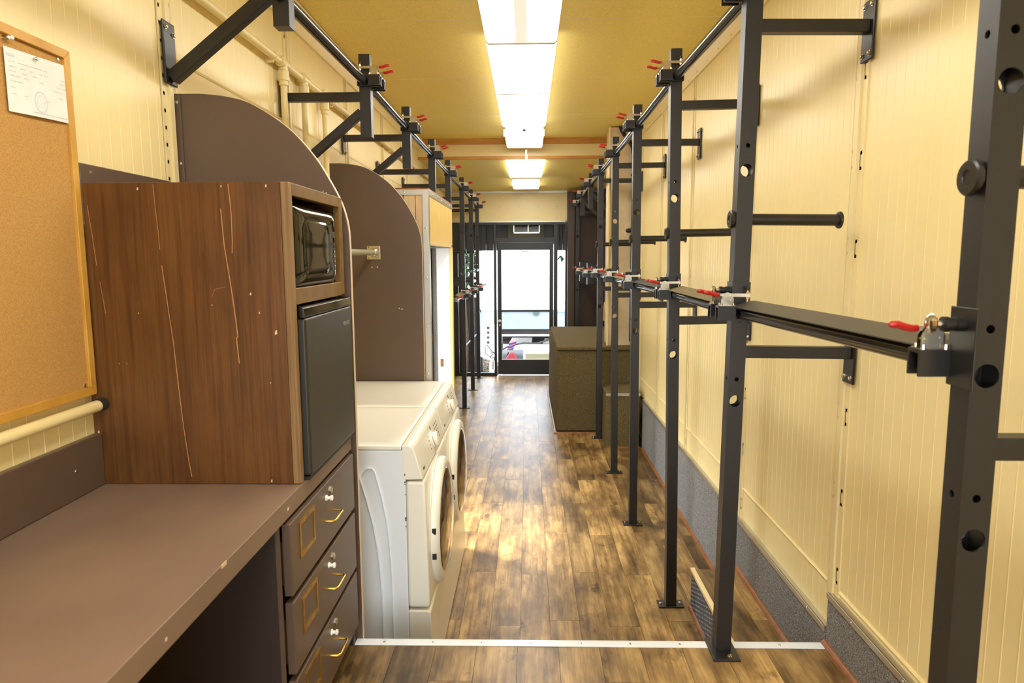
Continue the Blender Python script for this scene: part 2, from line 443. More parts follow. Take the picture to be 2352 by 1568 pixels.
def wallstrip(X, sgn, yc, z0, z1, par, mt='cream_post', dense=False):
    holes = []
    z = z0+.05
    while z < z1-.08:
        if dense:
            holes += [(-.036, -.026, z, z+.011), (.020, .032, z+.018, z+.031)]; z += .052
        else:
            holes += [(-.030, -.018, z, z+.011), (-.021, -.017, z, z+.058), (-.030, -.018, z+.047, z+.058),
                      (.026, .034, z+.01, z+.02), (.026, .034, z+.058, z+.068)]
            z += .272
    mb = MB()
    rectplate(mb, lambda u, v: (X+sgn*.004, yc+u, v), [-.04, .04], [z0, z1], holes)
    mb.box(*sorted((X-sgn*.001, X+sgn*.005)), yc-.042, yc-.038, z0, z1)
    mb.box(*sorted((X-sgn*.001, X+sgn*.005)), yc+.038, yc+.042, z0, z1)
    mb.box(*sorted((X+sgn*.004, X+sgn*.011)), yc-.008, yc+.016, z0, z1)
    return obj('slotted_post', mb, mt, par)
for i, y in enumerate(STR): wallstrip(XR, -1, y, .44 if i > 1 else .57, 2.8, wr)
obj('crown_trim', MB().prism([(XR, 2.80), (XR-.012, 2.80), (XR-.02, 2.84), (XR-.055, 2.905), (XR, 2.905)], 1, YB, 7.2), 'cream', wr)
bd = MB()
for i, y in enumerate(range(0, 30)): bd.cyl((XR-.016, .4+.23*i, 2.815), (XR-.02, .4+.23*i, 2.817), .004, 6)
obj('rivet', bd, 'cream_post', wr)['kind'] = 'stuff'
# grey carpet kick boards with aluminium caps
for nm, y0, y1, z0, z1, lab in (('baseboard_right', YS+.002, 6.0, 0, .447, 'grey carpeted kick board along the lower right wall'),
                                ('baseboard_right', YB, YS-.004, ZN, .575, 'grey carpeted kick board beside the raised floor')):
    k = obj(nm, B(KX, XR+.02, y0, y1, z0, z1), 'carpetgrey', kind='structure'); k['label'] = lab
    obj('cap', B(KX-.004, XR, y0, y1, z1, z1+.004).join(B(KX-.006, KX, y0, y1, z1-.016, z1+.004)), 'alu', k, bevel=.001)
    screws(k, [(KX-.006, y0+.15+.3*i, z1-.006) for i in range(int((y1-y0)/.3))], (0, -math.pi/2, 0), .9)

# ------------------------------------------------------------------ left wall (with the side door opening)
wl = obj('wall_left', B(XL-.1, XL-.045, YB, 4.04, 0, ZC+.05).join(B(XL-.1, XL-.045, 5.06, YF+.1, 0, ZC+.05)).join(B(XL-.1, XL-.045, 4.04, 5.06, 1.86, ZC+.05)), 'cream_post', kind='structure')
wl['label'] = 'cream painted left wall of ribbed panels'
ribpanel(YB, 2.155, 1.10, 2.86, XL, 1, 'wall_panel', wl)
LS = [2.20, 3.31, 4.36, 5.42, 6.5, 7.6, 8.65]
for i in range(len(LS)):
    a = LS[i]+.042; b = (LS+[YF])[i+1]-.042
    ribpanel(a, b, 2.35, 2.86, XL, 1, 'wall_panel', wl)
    if a > 5.2 or b < 4.0: ribpanel(a, b, .0, 2.345, XL, 1, 'wall_panel', wl, False)
    else:
        ribpanel(a, b, 1.86, 2.345, XL, 1, 'wall_panel', wl, False)
    obj('panel_bead', MB().path([(XL, a, 2.348), (XL, b, 2.348)], .006, 6), 'cream', wl)
for i, y in enumerate(LS): wallstrip(XL, 1, y, 1.86 if i else 1.13, 2.84, wl, dense=(i == 0))
obj('crown_trim', MB().prism([(XL, 2.80), (XL+.012, 2.80), (XL+.02, 2.84), (XL+.055, 2.905), (XL, 2.905)], 1, YB, 7.2), 'cream', wl)
kb = obj('baseboard_left', B(XL, XL+.012, 7.0, YF, 0, .36), 'carpetgrey', kind='structure', bevel=.004); kb['label'] = 'grey kick board low on the far left wall'

# back wall behind the camera; its doorway is added to let in fill daylight
wb = obj('wall_back', B(XL-.1, -.8, YB-.06, YB, 0, ZC+.05).join(B(.8, XR+.1, YB-.06, YB, 0, ZC+.05)).join(B(-.8, .8, YB-.06, YB, 2.5, ZC+.05)).join(B(-.8, .8, YB-.06, YB, 0, ZN)), 'cream', kind='structure'); wb['label'] = 'cream wall with an open double doorway behind the viewer'

# ------------------------------------------------------------------ ceiling
ce = obj('ceiling', B(XL-.1, XR+.1, YB-.06, 7.22, ZC+.012, ZC+.06), 'seam', kind='structure'); ce['label'] = 'tan fibreglass panel ceiling'
ys = [YB, -1.0, .15, 1.3, 2.45, 3.64, 4.79, 5.99, 7.2]
for a, b in zip(ys, ys[1:]):
    obj('ceiling_panel', B(XL-.05, XR+.05, a+.0025, b-.0025, ZC, ZC+.012), 'ceil', ce)
for a in ys[1:-1]: obj('seam_strip', B(XL-.04, XR+.04, a-.004, a+.004, ZC-.0012, ZC+.002), 'seam', ce)
cf = MB()
for a, b in ((7.215, 8.46), (8.463, 9.8)):
    za, zb = 2.72-.1*(a-7.2)/2.5, 2.72-.1*(b-7.2)/2.5
    cf.hexa([(XL-.05, a, za), (XR+.05, a, za), (XR+.05, b, zb), (XL-.05, b, zb), (XL-.05, a, za+.03), (XR+.05, a, za+.03), (XR+.05, b, zb+.03), (XL-.05, b, zb+.03)])
c2 = obj('ceiling', cf, 'ceil', kind='structure'); c2['label'] = 'lowered tan ceiling at the door end'
dh = obj('ceiling_step', B(XL, XR, 7.2, 7.24, 2.71, ZC), 'cream', c2)
obj('wood_strip', B(XL, XR, 7.165, 7.2, 2.855, ZC), 'beam', c2, bevel=.003)
obj('wood_strip', B(XL, XR, 7.185, 7.21, 2.705, 2.735), 'beam', c2, bevel=.003)

# ------------------------------------------------------------------ ceiling lights
def light(y0, y1, ztop, zlens, x0, x1, mt, label, wide=True):
    t = thing('ceiling_light', label, 'ceiling light', ((x0+x1)/2, (y0+y1)/2, ztop), 'fluorescent ceiling fixtures')
    obj('housing', B(x0+.001, x1-.001, y0, y1, zlens+.021, ztop), 'housing', t, bevel=.003)
    pr = [(x0, zlens+.021), (x0, zlens+.012), (x0+.012, zlens), (x1-.012, zlens), (x1, zlens+.012), (x1, zlens+.021)]
    obj('lens', MB().prism(pr, 1, y0+.012, y1-.012), mt, t)
    obj('end_plate', MB().prism(pr, 1, y0, y0+.011), 'housing', t)
    obj('end_plate', MB().prism(pr, 1, y1-.011, y1), 'housing', t)
    return t
light(-1.6, -.4, ZC, 2.85, -.223, .158, 'lensnear', 'fluorescent ceiling fixture above and behind the viewer')
light(2.62, 3.84, ZC, 2.85, -.223, .158, 'lenstube', 'fluorescent ceiling fixture with two tubes glowing through, nearest in view')
light(1.38, 2.6, ZC, 2.85, -.223, .158, 'lensnear', 'fluorescent ceiling fixture just above the top of the view')
light(.14, 1.36, ZC, 2.85, -.223, .158, 'lensnear', 'fluorescent ceiling fixture over the viewer')
light(3.845, 4.99, ZC, 2.85, -.223, .158, 'lensglow', 'fluorescent ceiling fixture second in the row, glowing white')
light(4.995, 6.22, ZC, 2.85, -.223, .158, 'lensglow', 'fluorescent ceiling fixture last of the long row before the wood strips')
t5 = light(6.36, 7.02, 2.905, 2.79, -.205, .145, 'lensglow', 'short boxy ceiling fixture with pull chain just before the wood strips')
obj('end_face', B(-.215, .15, 6.345, 6.36, 2.793, 2.850), 'lensglow', t5)
obj('pull_chain', MB().cyl((-.03, 6.33, 2.905), (-.03, 6.33, 2.85), .002, 6).lathe((-.03, 6.33, 2.828), (0, 0, 1), [(.003, 0), (.013, .004), (.016, .011), (.013, .018), (.003, .022)], 10), 'dark', t5)
t6 = light(7.4, 8.5, 2.715, 2.665, -.22, .17, 'lensglow', 'ceiling fixture on the lowered ceiling just past the wood strips')
light(8.55, 9.25, 2.66, 2.60, -.19, .15, 'lensglow', 'small farthest ceiling fixture near the cream end wall')
obj('end_face', B(-.232, .182, 7.385, 7.399, 2.672, 2.722), 'lensglow', t6)
pc = thing('pull_cord', 'thin rod with white pull handle hanging between the ceiling fixtures', 'pull cord', (-.015, 7.08, 2.91))
obj('rod', MB().cyl((-.019, 7.08, 2.91), (-.019, 7.08, 2.74), .0035, 8).cyl((-.009, 7.08, 2.91), (-.009, 7.08, 2.74), .0035, 8), 'zinc', pc)
obj('handle', MB().lathe((-.014, 7.08, 2.67), (0, 0, 1), [(.004, 0), (.010, .006), (.013, .03), (.012, .06), (.006, .075)], 12), 'knobwhite', pc)

# ------------------------------------------------------------------ steel rack: posts, brackets, toggle clamps, rails
T = .05
def holed(mb, fn, z0, z1, holes, w=T, th=.004):
    """tube face with round holes; fn(u, depth, z)"""
    def quad(d, hw, za, zb): mb.add([fn(-hw, d, za), fn(hw, d, za), fn(hw, d, zb), fn(-hw, d, zb)], [(0, 1, 2, 3)])
    z = z0
    for zc, r in sorted(holes):
        a = w/2*.98
        if zc-a > z: quad(0, w/2, z, zc-a); quad(th, w/2-th, z, zc-a)
        n = 16
        def sq(hw, k):
            t = 2*math.pi*(k+.5)/n*1; c, s_ = math.cos(t), math.sin(t); q = max(abs(c), abs(s_))
            return c/q*hw, s_/q*a
        def ci(k):
            t = 2*math.pi*(k+.5)/n; return r*math.cos(t), r*math.sin(t)
        vs = []
        for k in range(n):
            x, y = sq(w/2, k); vs.append(fn(x, 0, zc+y))
        for k in range(n):
            x, y = ci(k); vs.append(fn(x, 0, zc+y))
        for k in range(n):
            x, y = ci(k); vs.append(fn(x, th, zc+y))
        for k in range(n):
            x, y = sq(w/2-th, k); vs.append(fn(x, th, zc+y))
        fs = []
        for j in range(3):
            fs += [(j*n+k, j*n+(k+1) % n, (j+1)*n+(k+1) % n, (j+1)*n+k) for k in range(n)]
        mb.add(vs, fs)
        # square corners
        for hw, d in ((w/2, 0), (w/2-th, th)):
            for sx in (1, -1):
                for sy in (1, -1):
                    k0 = {(1, 1): (1, 2), (-1, 1): (5, 6), (-1, -1): (9, 10), (1, -1): (13, 14)}[(sx, sy)]
                    p = [sq(hw, k) for k in k0]
                    mb.add([fn(p[0][0], d, zc+p[0][1]), fn(sx*hw, d, zc+sy*a), fn(p[1][0], d, zc+p[1][1])], [(0, 1, 2)])
        z = zc+a
    quad(0, w/2, z, z1); quad(th, w/2-th, z, z1)
def tube(z0, z1, front, side, aisle):
    """square post about the origin; front holes go through front and back, side holes face the aisle"""
    mb = MB(); h = T/2
    holed(mb, lambda u, d, z: (u, -h+d, z), z0, z1, front)
    holed(mb, lambda u, d, z: (u, h-d, z), z0, z1, front)
    holed(mb, lambda u, d, z: (aisle*(h-d), u, z), z0, z1, side)
    holed(mb, lambda u, d, z: (-aisle*(h-d), u, z), z0, z1, [])
    mb.add([(-h, -h, z1), (h, -h, z1), (h, h, z1), (-h, h, z1)], [(0, 1, 2, 3)])
    mb.add([(-h, -h, z0), (h, -h, z0), (h, h, z0), (-h, h, z0)], [(0, 1, 2, 3)])
    return mb
FH = [(2.052, .007), (1.978, .0195), (1.602, .007), (1.527, .0195), (1.325, .007), (1.254, .0195)]
SH = [(2.052, .0065), (1.325, .0065)]

# canonical clamp parts: x to the aisle, y to the viewer, z up; origin at rail centre on the post axis
def clampbody():
    m = MB()
    m.box(.026, .074, .034, .062, .022, .0245)                                    # base flange
    for y in (.036, .058):
        m.cyl((.031, y, .016), (.031, y, .030), .004, 8).cyl((.068, y, .016), (.068, y, .030), .004, 8)
    prof = [(.030, .0245), (.069, .0245), (.069, .044), (.060, .060), (.048, .064), (.036, .058), (.030, .044)]
    for y in (.040, .053):
        m.prism(prof, 1, y, y+.003)
        for x, z in ((.062, .038), (.037, .040), (.052, .050), (.039, .054)):
            m.cyl((x, y-.002, z), (x, y+.005, z), .0028, 8)
    m.box(-.022, .048, .043, .053, .050, .0605)                                   # arm
    m.box(.044, .075, .0455, .0505, .052, .060)                                   # lever root
    m.cyl((-.014, .048, .026), (-.014, .048, .072), .0032, 8)
    m.lathe((-.014, .048, .0605), (0, 0, 1), [(.0065, 0), (.0065, .005), (.004, .0055)], 6)
    m.lathe((-.014, .048, .0445), (0, 0, 1), [(.0065, 0), (.0065, .005), (.004, .0055)], 6)
    m.lathe((-.014, .048, .021), (0, 0, 1), [(.005, 0), (.0065, .006), (.004, .010)], 8)
    return m
def clampgrip():
    return MB().path([(.072, .048, .0565), (.082, .048, .0555), (.094, .048, .0585), (.106, .048, .0625), (.117, .048, .0625), (.121, .048, .0622)], [.0048, .0056, .0056, .0056, .0050, .0025], 8, 1.15)
def clamptip():
    return MB().lathe((-.014, .048, .070), (0, 0, 1), [(.0055, 0), (.0060, .005), (.0050, .012), (.002, .0135)], 8)
def bracket():
    m = MB()
    m.box(-.029, .078, .0255, .0315, -.023, .022)
    m.box(.024, .078, .0315, .063, .016, .022)
    m.box(.024, .078, .058, .063, -.023, .016)
    m.box(-.029, -.024, .0315, .048, -.023, .004)
    m.box(-.029, .024, .0315, .046, -.023, -.019)
    return m
def plungerbody():
    return MB().lathe((.028, 0, .068), (1, 0, 0), [(.012, 0), (.012, .014), (.0105, .0145), (.0105, .024), (.012, .0245), (.012, .033), (.006, .0345)], 14)
def plungerknob():
    return MB().lathe((.062, 0, .068), (1, 0, 0), [(.0055, 0), (.0055, .011), (.015, .014), (.0175, .017), (.014, .020), (.004, .022)], 16)
CM = {}
def cmesh(key, fn, mt, ax, ay):
    k = (key, ax, ay)
    if k not in CM: CM[k] = mesh(key, fn().mapped(lambda p: (p[0]*ax, -p[1]*ay, p[2])), mt)
    return CM[k]
def place(name, me, par, p):
    o = obj(name, me, None, par, local=True); o.location = p; return o
def brackets(par, aisle, p, sides=(1, -1), sleeve=False, angle=False):
    """p is in the parent's local frame"""
    if sleeve:
        k = ('sleeve', aisle)
        if k not in CM:
            h = .0285
            m = MB().box(-h, h, -h, -.0252, -.03, .095).box(-h, h, .0252, h, -.03, .095).box(-h, -.0252, -h, h, -.03, .095).box(.0252, h, -h, h, -.03, .095)
            CM[k] = mesh('sleeve', m, 'plate')
        if angle:
            h = .0285
            am = MB().box(*sorted((aisle*.0252, aisle*h)), -.034, .034, -.036, .095).box(-h, h, .0252, h, -.03, .06)
            o = obj('sleeve', am, 'plate', par, bevel=.003, local=True); o.location = p
        else: place('sleeve', CM[k], par, p)
        pl = place('plunger', cmesh('plunger', plungerbody, 'rubber', aisle, 1), par, p)
        place('plunger_knob', cmesh('plunger_knob', plungerknob, 'chrome', aisle, 1), pl, (0, 0, 0))
    for s_ in sides:
        place('bracket', cmesh('bracket', bracket, 'plate', aisle, s_), par, p)
        c = place('toggle_clamp', cmesh('toggle_clamp', clampbody, 'zinc', aisle, s_), par, p)
        place('handle_grip', cmesh('handle_grip', clampgrip, 'red', aisle, s_), c, (0, 0, 0))
        place('spindle_tip', cmesh('spindle_tip', clamptip, 'rubber', aisle, s_), c, (0, 0, 0))
boltm = mesh('bolt', MB().lathe((0, 0, 0), (0, 0, 1), [(.0085, 0), (.0085, .0015), (.006, .0018), (.006, .006), (.004, .007)], 8), 'zinc')
def bolts(par, pts, rot):
    for p in pts:
        o = place('bolt', boltm, par, p); o.rotation_euler = rot

PZ_TOP, PZ_MID = 2.51, 1.540
def rackpost(label, x, y, zf, ztop, aisle, wallx, arms, peg=None, mid=None, zbot=None, holes=FH, xtop=None, plateY=False, diag=None, railz=PZ_TOP, topb=True, group=None, platezs=.09, angle=False):
    """one upright with everything bolted or welded to it; local frame at its base on the floor"""
    t = thing('rack_post', label, 'rack post', (x, y, zf), group)
    z0 = 0 if zbot is None else zbot-zf
    fr = [(z-zf, r) for z, r in holes if z > (zbot or zf)+.1]
    sd = [(z-zf, r) for z, r in SH if z > (zbot or zf)+.1]
    obj('upright', tube(z0+(.008 if zbot is None else 0), ztop-zf, fr, sd, aisle), 'steel', t, local=True)
    slope = 0
    if xtop is not None: slope = (xtop-x)/(ztop-zf); t.rotation_euler = (0, math.atan(slope), 0)
    if zbot is None:
        if plateY: pm, bp = B(-.045, .045, -.075, .06, 0, .008), [(.012, -.055, .008)]
        else: pm, bp = B(-.062, .062, -.036, .036, 0, .008), [(-.047, 0, .008), (.047, 0, .008)]
        b = obj('base_plate', pm, 'plate', t, bevel=.003, local=True)
        bolts(b, bp, (0, 0, 0))
    for z in arms:
        zl = z-zf; xa = -aisle*T/2; xw = wallx-x-slope*zl
        obj('arm', MB().bar((xa, 0, zl), (xw, 0, zl), .038, .038), 'steel', t, bevel=.003, local=True)
        wp = obj('wall_plate', B(*sorted((xw, xw-aisle*.008)), -.036, .036, zl-platezs-.01, zl+platezs-.01), 'plate', t, bevel=.004, local=True)
        xb = xw+(0 if aisle > 0 else 0)
        bolts(wp, [(xw, yy, zl+zz) for yy, zz in ((-.022, -.08), (.022, -.08), (-.022, .062), (.022, .062))], (0, aisle*math.pi/2, 0))
    if diag:
        (xa, za), (xw, zw) = diag
        obj('brace', MB().bar((xa-x, 0, za-zf), (xw-x, 0, zw-zf), .038, .038, (0, 1, 0)), 'steel', t, bevel=.003, local=True)
        if not arms:
            xw2 = wallx-x
            wp = obj('wall_plate', B(*sorted((xw2, xw2-aisle*.008)), -.036, .036, zw-zf-.02, zw-zf+.17), 'plate', t, bevel=.004, local=True)
            bolts(wp, [(xw2, -.022, zw-zf+.15), (xw2, .022, zw-zf+.135)], (0, aisle*math.pi/2, 0))
    if peg is not None:
        zl = peg-zf
        far = -aisle*.30
        pg = obj('peg_bar', MB().cyl((aisle*.032, 0, zl), (far, 0, zl), .0182, 18), 'steel', t, local=True)
        fl_ = MB().lathe((aisle*.032, 0, zl), (aisle, 0, 0), [(.0265, -.004), (.0285, -.001), (.0285, .005), (.0255, .008), (.013, .008), (.012, .006), (.002, .006)], 22)
        obj('end_cap', fl_, 'plate', pg, local=True)
        obj('end_cap', MB().lathe((far, 0, zl), (-aisle, 0, 0), [(.0165, -.004), (.0255, -.002), (.0265, .001), (.0265, .005), (.020, .007)], 22), 'plate', pg, local=True)
    if topb: brackets(t, aisle, (0, 0, railz-zf))
    if mid is not None: brackets(t, aisle, (0, 0, mid-zf), (-1,) if angle else (1, -1), sleeve=True, angle=angle)
    t['slope'] = 0; del t['slope']
    return t, (lambda z: Vector((x+slope*(z-zf), y, z)))

GR, GL = 'steel rack uprights along the right wall', 'steel rack uprights along the left wall'
WXR = 1.028
RP = []
RP.append(rackpost('black steel rack upright nearest the viewer at the right edge', .728, 1.11, ZN, 2.63, -1, WXR, [2.395, 1.405], 1.838, PZ_MID, group=GR, plateY=True, angle=True)[1])
RP.append(rackpost('black steel rack upright standing on the white edging strip', .655, 2.19, ZN, 2.632, -1, WXR, [2.405, 1.412], 1.83, PZ_MID, group=GR, plateY=True, xtop=.682)[1])
for (xb, xt, y, zt, lab) in ((.703, .664, 3.215, 2.632, 'black steel rack upright beside the narrow step, second past the edging strip'),
                             (.672, .658, 4.245, 2.61, 'black steel rack upright third past the edging strip, facing the washers'),
                             (.684, .660, 5.295, 2.60, 'black steel rack upright just before the small carpeted box'),
                             (.668, .663, 6.335, 2.585, 'black steel rack upright right in front of the large carpeted box')):
    RP.append(rackpost(lab, xb, y, 0, zt, -1, WXR, [2.39, 1.415], 1.82, PZ_MID, group=GR, xtop=xt, railz=zt-.12, holes=FH)[1])
for (y, zt, zb, lab) in ((7.4, 2.58, 2.215, 'short hanging rack upright above the back of the carpeted box'), (8.45, 2.55, 2.2, 'short hanging rack upright next to the dark brown end panel')):
    RP.append(rackpost(lab, .668, y, 0, zt, -1, WXR, [2.40], None, None, zb, [], group=GR, railz=zt-.115, diag=((.69, 2.36), (1.01, 2.06)))[1])
RP.append(rackpost('last black steel rack upright in front of the brown end panel by the glass door', .676, 9.42, 0, 2.515, -1, WXR, [2.30, 1.36], None, None, group=GR, holes=FH, railz=2.40)[1])

def rail(a, b, label, strip=None, group=None, dz=0, r=.0205):
    a, b = Vector(a), Vector(b); d = (b-a).normalized()
    p, q = a+d*.034, b-d*.034
    t = thing('hanging_rail', label, 'rail', p, group)
    obj('tube', MB().cyl(p, q, r, 20), 'rail', t)
    if strip:
        sg = 1 if a.x > 0 else -1                       # wall side is raised a little
        p2, q2 = p+d*.05, q-d*.03
        e0, e1 = Vector((-.033*sg, 0, .018)), Vector((.026*sg, 0, .037)); th = Vector((0, 0, .0025)); tip = d*.045
        s_ = MB().hexa([p2+e0, q2+e0, q2+e1, p2+e1, p2+e0+th, q2+e0+th, q2+e1+th, p2+e1+th])
        m_ = e0*.35+e1*.65; n_ = e0*.7+e1*.3; dn = Vector((0, 0, -.010))
        s_.hexa([p2-tip+n_+dn, p2+e0, p2+e1, p2-tip+m_+dn, p2-tip+n_+dn+th, p2+e0+th, p2+e1+th, p2-tip+m_+dn+th])
        s_.hexa([q2+tip*.6+n_, q2+e0, q2+e1, q2+tip*.6+m_, q2+tip*.6+n_+th, q2+e0+th, q2+e1+th, q2+tip*.6+m_+th])
        obj('grip_strip', s_, strip, t)
    return t
rz = [PZ_TOP, PZ_TOP]+[z-.12 for z in (2.632, 2.61, 2.60, 2.585)]+[2.58-.115, 2.55-.115, 2.40]
names = ['nearest the viewer', 'from the edging strip to the step', 'third from the viewer', 'fourth from the viewer', 'fifth from the viewer, before the carpeted box', 'above the carpeted box', 'above the back of the carpeted box', 'last before the end wall']
for i in range(len(RP)-1):
    rail(RP[i](rz[i]), RP[i+1](rz[i+1]), 'black overhead rail tube on the right side, '+names[i], group='overhead rails on the right')
a = RP[0](PZ_TOP); rail(a+Vector((0, -1.1, 0)), a, 'black overhead rail tube on the right, beside the viewer', group='overhead rails on the right')
mids = ['nearest the viewer', 'with gold flecked grip tape, past the edging strip', 'third from the viewer', 'fourth from the viewer', 'fifth, just before the carpeted box']
for i in range(5):
    rail(RP[i](PZ_MID), RP[i+1](PZ_MID), 'waist-high black rail with flat top, '+mids[i], 'darkstrip' if i in (0, 2, 4) else 'tape', group='waist-high rails on the right')
# waist-high brackets past the carpeted box: no uprights there, they hang on the rail
for k, (y, x, lab) in enumerate(((7.4, .668, 'sleeve bracket with clamps held on the waist-high rail above the carpeted box'), (8.45, .668, 'sleeve bracket with clamps held on the waist-high rail near the end panel'))):
    t = thing('rail_bracket', lab, 'bracket', (x, y, 1.47), 'loose rail brackets')
    brackets(t, -1, (0, 0, .04), sleeve=True)
    obj('tall_plate', B(-.03, -.026, -.03, .06, -.06, .17).join(B(-.03, .06, .056, .06, -.06, .17)), 'plate', t, local=True)
q = [RP[5](PZ_MID), Vector((.668, 7.4, 1.51)), Vector((.668, 8.45, 1.51)), RP[8](1.50)]
for i in range(3):
    rail(q[i], q[i+1], 'waist-high black rail above the large carpeted box, '+('first', 'second', 'last')[i]+' stretch towards the end panel', 'darkstrip', 'waist-high rails on the right')

LP = []
WXL = XL+.017
LP.append(rackpost('short black rack hanger with a long diagonal brace above the wood cabinet', -.752, 2.2, ZN, 2.80, 1, WXL, [], None, None, 2.42, [], group=GL, diag=((-.775, 2.535), (-1.112, 2.275)), railz=2.51, topb=False)[1])
LP.append(rackpost('short black rack hanger with brace between the two curved brown panels', -.737, 3.22, 0, 2.625, 1, WXL, [2.443], None, None, 2.262, [], group=GL, diag=((-.76, 2.375), (-1.10, 2.10)), railz=2.505, platezs=.085)[1])
LP.append(rackpost('short black rack hanger with brace above the second curved brown panel', -.733, 4.25, 0, 2.612, 1, WXL, [2.433], None, None, 2.25, [], group=GL, diag=((-.755, 2.365), (-1.10, 2.09)), railz=2.49, platezs=.085)[1])
for (x, y, zt, lab, kw) in ((-.712, 5.2, 2.58, 'left rack upright rising behind the yellow bead board box', {}), (-.715, 6.25, 2.57, 'left rack upright second behind the yellow bead board box', dict(mid=1.285)),
                        (-.722, 7.62, 2.572, 'left rack upright third from the glass door, base plate on the floor', dict(peg=1.77, mid=1.285)), (-.712, 8.68, 2.542, 'left rack upright second from the glass door', dict(peg=1.77, mid=1.27)),
                        (-.70, 9.56, 2.513, 'left rack upright standing against the door frame', dict(mid=1.26))):
    ar = [2.345, 1.41] if y > 7 else [2.345]
    LP.append(rackpost(lab, x, y, 0, zt, 1, WXL, ar, group=GL, railz=zt-.115, holes=FH, **kw)[1])
lz = [2.51, 2.505, 2.49]+[z-.115 for z in (2.58, 2.57, 2.572, 2.542, 2.513)]
lnames = ['above the wood cabinet', 'between the curved brown panels', 'above the bead board box', 'fourth from the viewer', 'fifth from the viewer', 'sixth from the viewer', 'last before the end wall']
rail(LP[0](2.51)+Vector((0, -1.2, 0)), LP[0](2.51), 'black overhead rail tube on the left, beside the viewer', group='overhead rails on the left')
for i in range(7):
    rail(LP[i](lz[i]), LP[i+1](lz[i+1]), 'black overhead rail tube on the left side, '+lnames[i], group='overhead rails on the left')
lm = [None]*4+[1.285, 1.285, 1.27, 1.26]
for i in (4, 5, 6):
    rail(LP[i](lm[i]), LP[i+1](lm[i+1]), 'waist-high left rail with a flat top strip, '+{4: 'beside the bead board box', 5: 'in the middle', 6: 'next to the door frame'}[i], 'tape', 'waist-high rails on the left')

# ------------------------------------------------------------------ desk, drawers, hutch
dt = thing('desk_top', 'long brown laminate worktop with a backsplash, dark knee space below', 'worktop', (-.86, 1.0, 1.08))
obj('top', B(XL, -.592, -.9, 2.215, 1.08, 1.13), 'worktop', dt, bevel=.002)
obj('backsplash', B(XL, XL+.02, -.9, 1.71, 1.131, 1.268), 'brown', dt, bevel=.003)
screws(dt, [(XL+.02, 1.60, 1.20), (XL+.02, .9, 1.20)], (0, math.pi/2, 0), 1.2)
obj('leg_panel', B(XL, -.60, .90, .92, ZN, 1.08), 'brown', dt)  # unseen panel added to block light from entering the knee space
obj('chipped_spot', B(-.593, -.5915, 1.24, 1.262, 1.123, 1.1305).join(B(-.593, -.5915, 1.03, 1.036, 1.098, 1.104)).join(B(-.593, -.5915, 1.60, 1.612, 1.10, 1.107)), 'edge', dt)
dc = thing('drawer_cabinet', 'brown three-drawer cabinet with brass pulls under the worktop', 'cabinet', (-.86, 1.88, ZN))
body = MB().box(XL, -.605, 1.545, 1.563, ZN, 1.079).box(XL, -.605, 2.19, 2.212, ZN, 1.079).box(XL, -.605, 1.563, 2.19, ZN+.04, ZN+.06).box(XL, -1.1, 1.563, 2.19, ZN+.06, 1.079).box(XL, -.66, 1.563, 2.19, 1.06, 1.079).box(-.7, -.66, 1.563, 2.19, ZN, ZN+.04)
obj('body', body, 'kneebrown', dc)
for y_ in (1.545, 2.192): obj('front_edge', B(-.605, -.6, y_, y_+.019, ZN, 1.079), 'brown', dc)
for i, (z0, z1) in enumerate(((.884, 1.070), (.676, .866), (.468, .658))):
    d = obj('drawer', B(-.605, -.583, 1.588, 2.195, z0, z1).join(B(-1.08, -.605, 1.60, 2.17, z0+.02, z1-.05)), 'brown', dc, bevel=.0025)
    yc = 1.915; zc = z1-.098; X = -.583
    pts = [(X-.002, yc-.045, zc+.014-.02), (X+.020, yc-.045, zc-.006), (X+.0265, yc-.040, zc-.006), (X+.028, yc-.034, zc-.006), (X+.028, yc+.034, zc-.006), (X+.0265, yc+.040, zc-.006), (X+.020, yc+.045, zc-.006), (X-.002, yc+.045, zc-.006)]
    obj('pull', MB().path(pts, .0036, 8), 'brass', d)
    obj('lock', MB().lathe((X, yc+.015, z1-.032), (1, 0, 0), [(.011, 0), (.011, .003), (.009, .0045), (.002, .0045)], 16).box(X+.0044, X+.005, yc+.014, yc+.016, z1-.036, z1-.028), 'zinc', d)
    obj('knob', MB().lathe((X, yc-.03, z1-.040), (1, 0, 0), [(.009, 0), (.009, .003), (.005, .005), (.0045, .011), (.008, .014), (.008, .019), (.003, .021)], 14), 'knobwhite', d)
    y0, y1, za, zb = 1.652, 1.775, z1-.118, z1-.020
    b = .011
    obj('label_holder', B(X, X+.002, y0, y1, zb-b, zb).join(B(X, X+.002, y0, y1, za, za+b)).join(B(X, X+.002, y0, y0+b, za+b, zb-b)).join(B(X, X+.002, y1-b, y1, za+b, zb-b)), 'brass', d)

hu = thing('hutch_cabinet', 'dark walnut plywood hutch with two openings standing on the worktop', 'cabinet', (-.86, 1.95, 1.13))
HX0, HX1 = XL, -.592
obj('side_panel', B(HX0, HX1-.022, 1.71, 1.735, 1.131, 1.905), 'walnut', hu, bevel=.0015)
obj('face_stile', B(HX1-.022, HX1, 1.71, 1.735, 1.131, 1.905), 'ply', hu, bevel=.003, label='paler plywood front edge')
obj('side_panel', B(HX0, HX1-.022, 2.178, 2.20, 1.131, 1.905), 'walnut', hu)
obj('face_stile', B(HX1-.022, HX1, 2.165, 2.20, 1.6, 1.905), 'face', hu, bevel=.003)
obj('top', B(HX0, HX1-.022, 1.735, 2.178, 1.883, 1.905), 'walnut', hu)
obj('top_rail', B(HX1-.022, HX1, 1.735, 2.165, 1.873, 1.905), 'face', hu, bevel=.002)
obj('shelf', B(HX0, HX1-.022, 1.735, 2.178, 1.605, 1.632), 'walnut', hu)
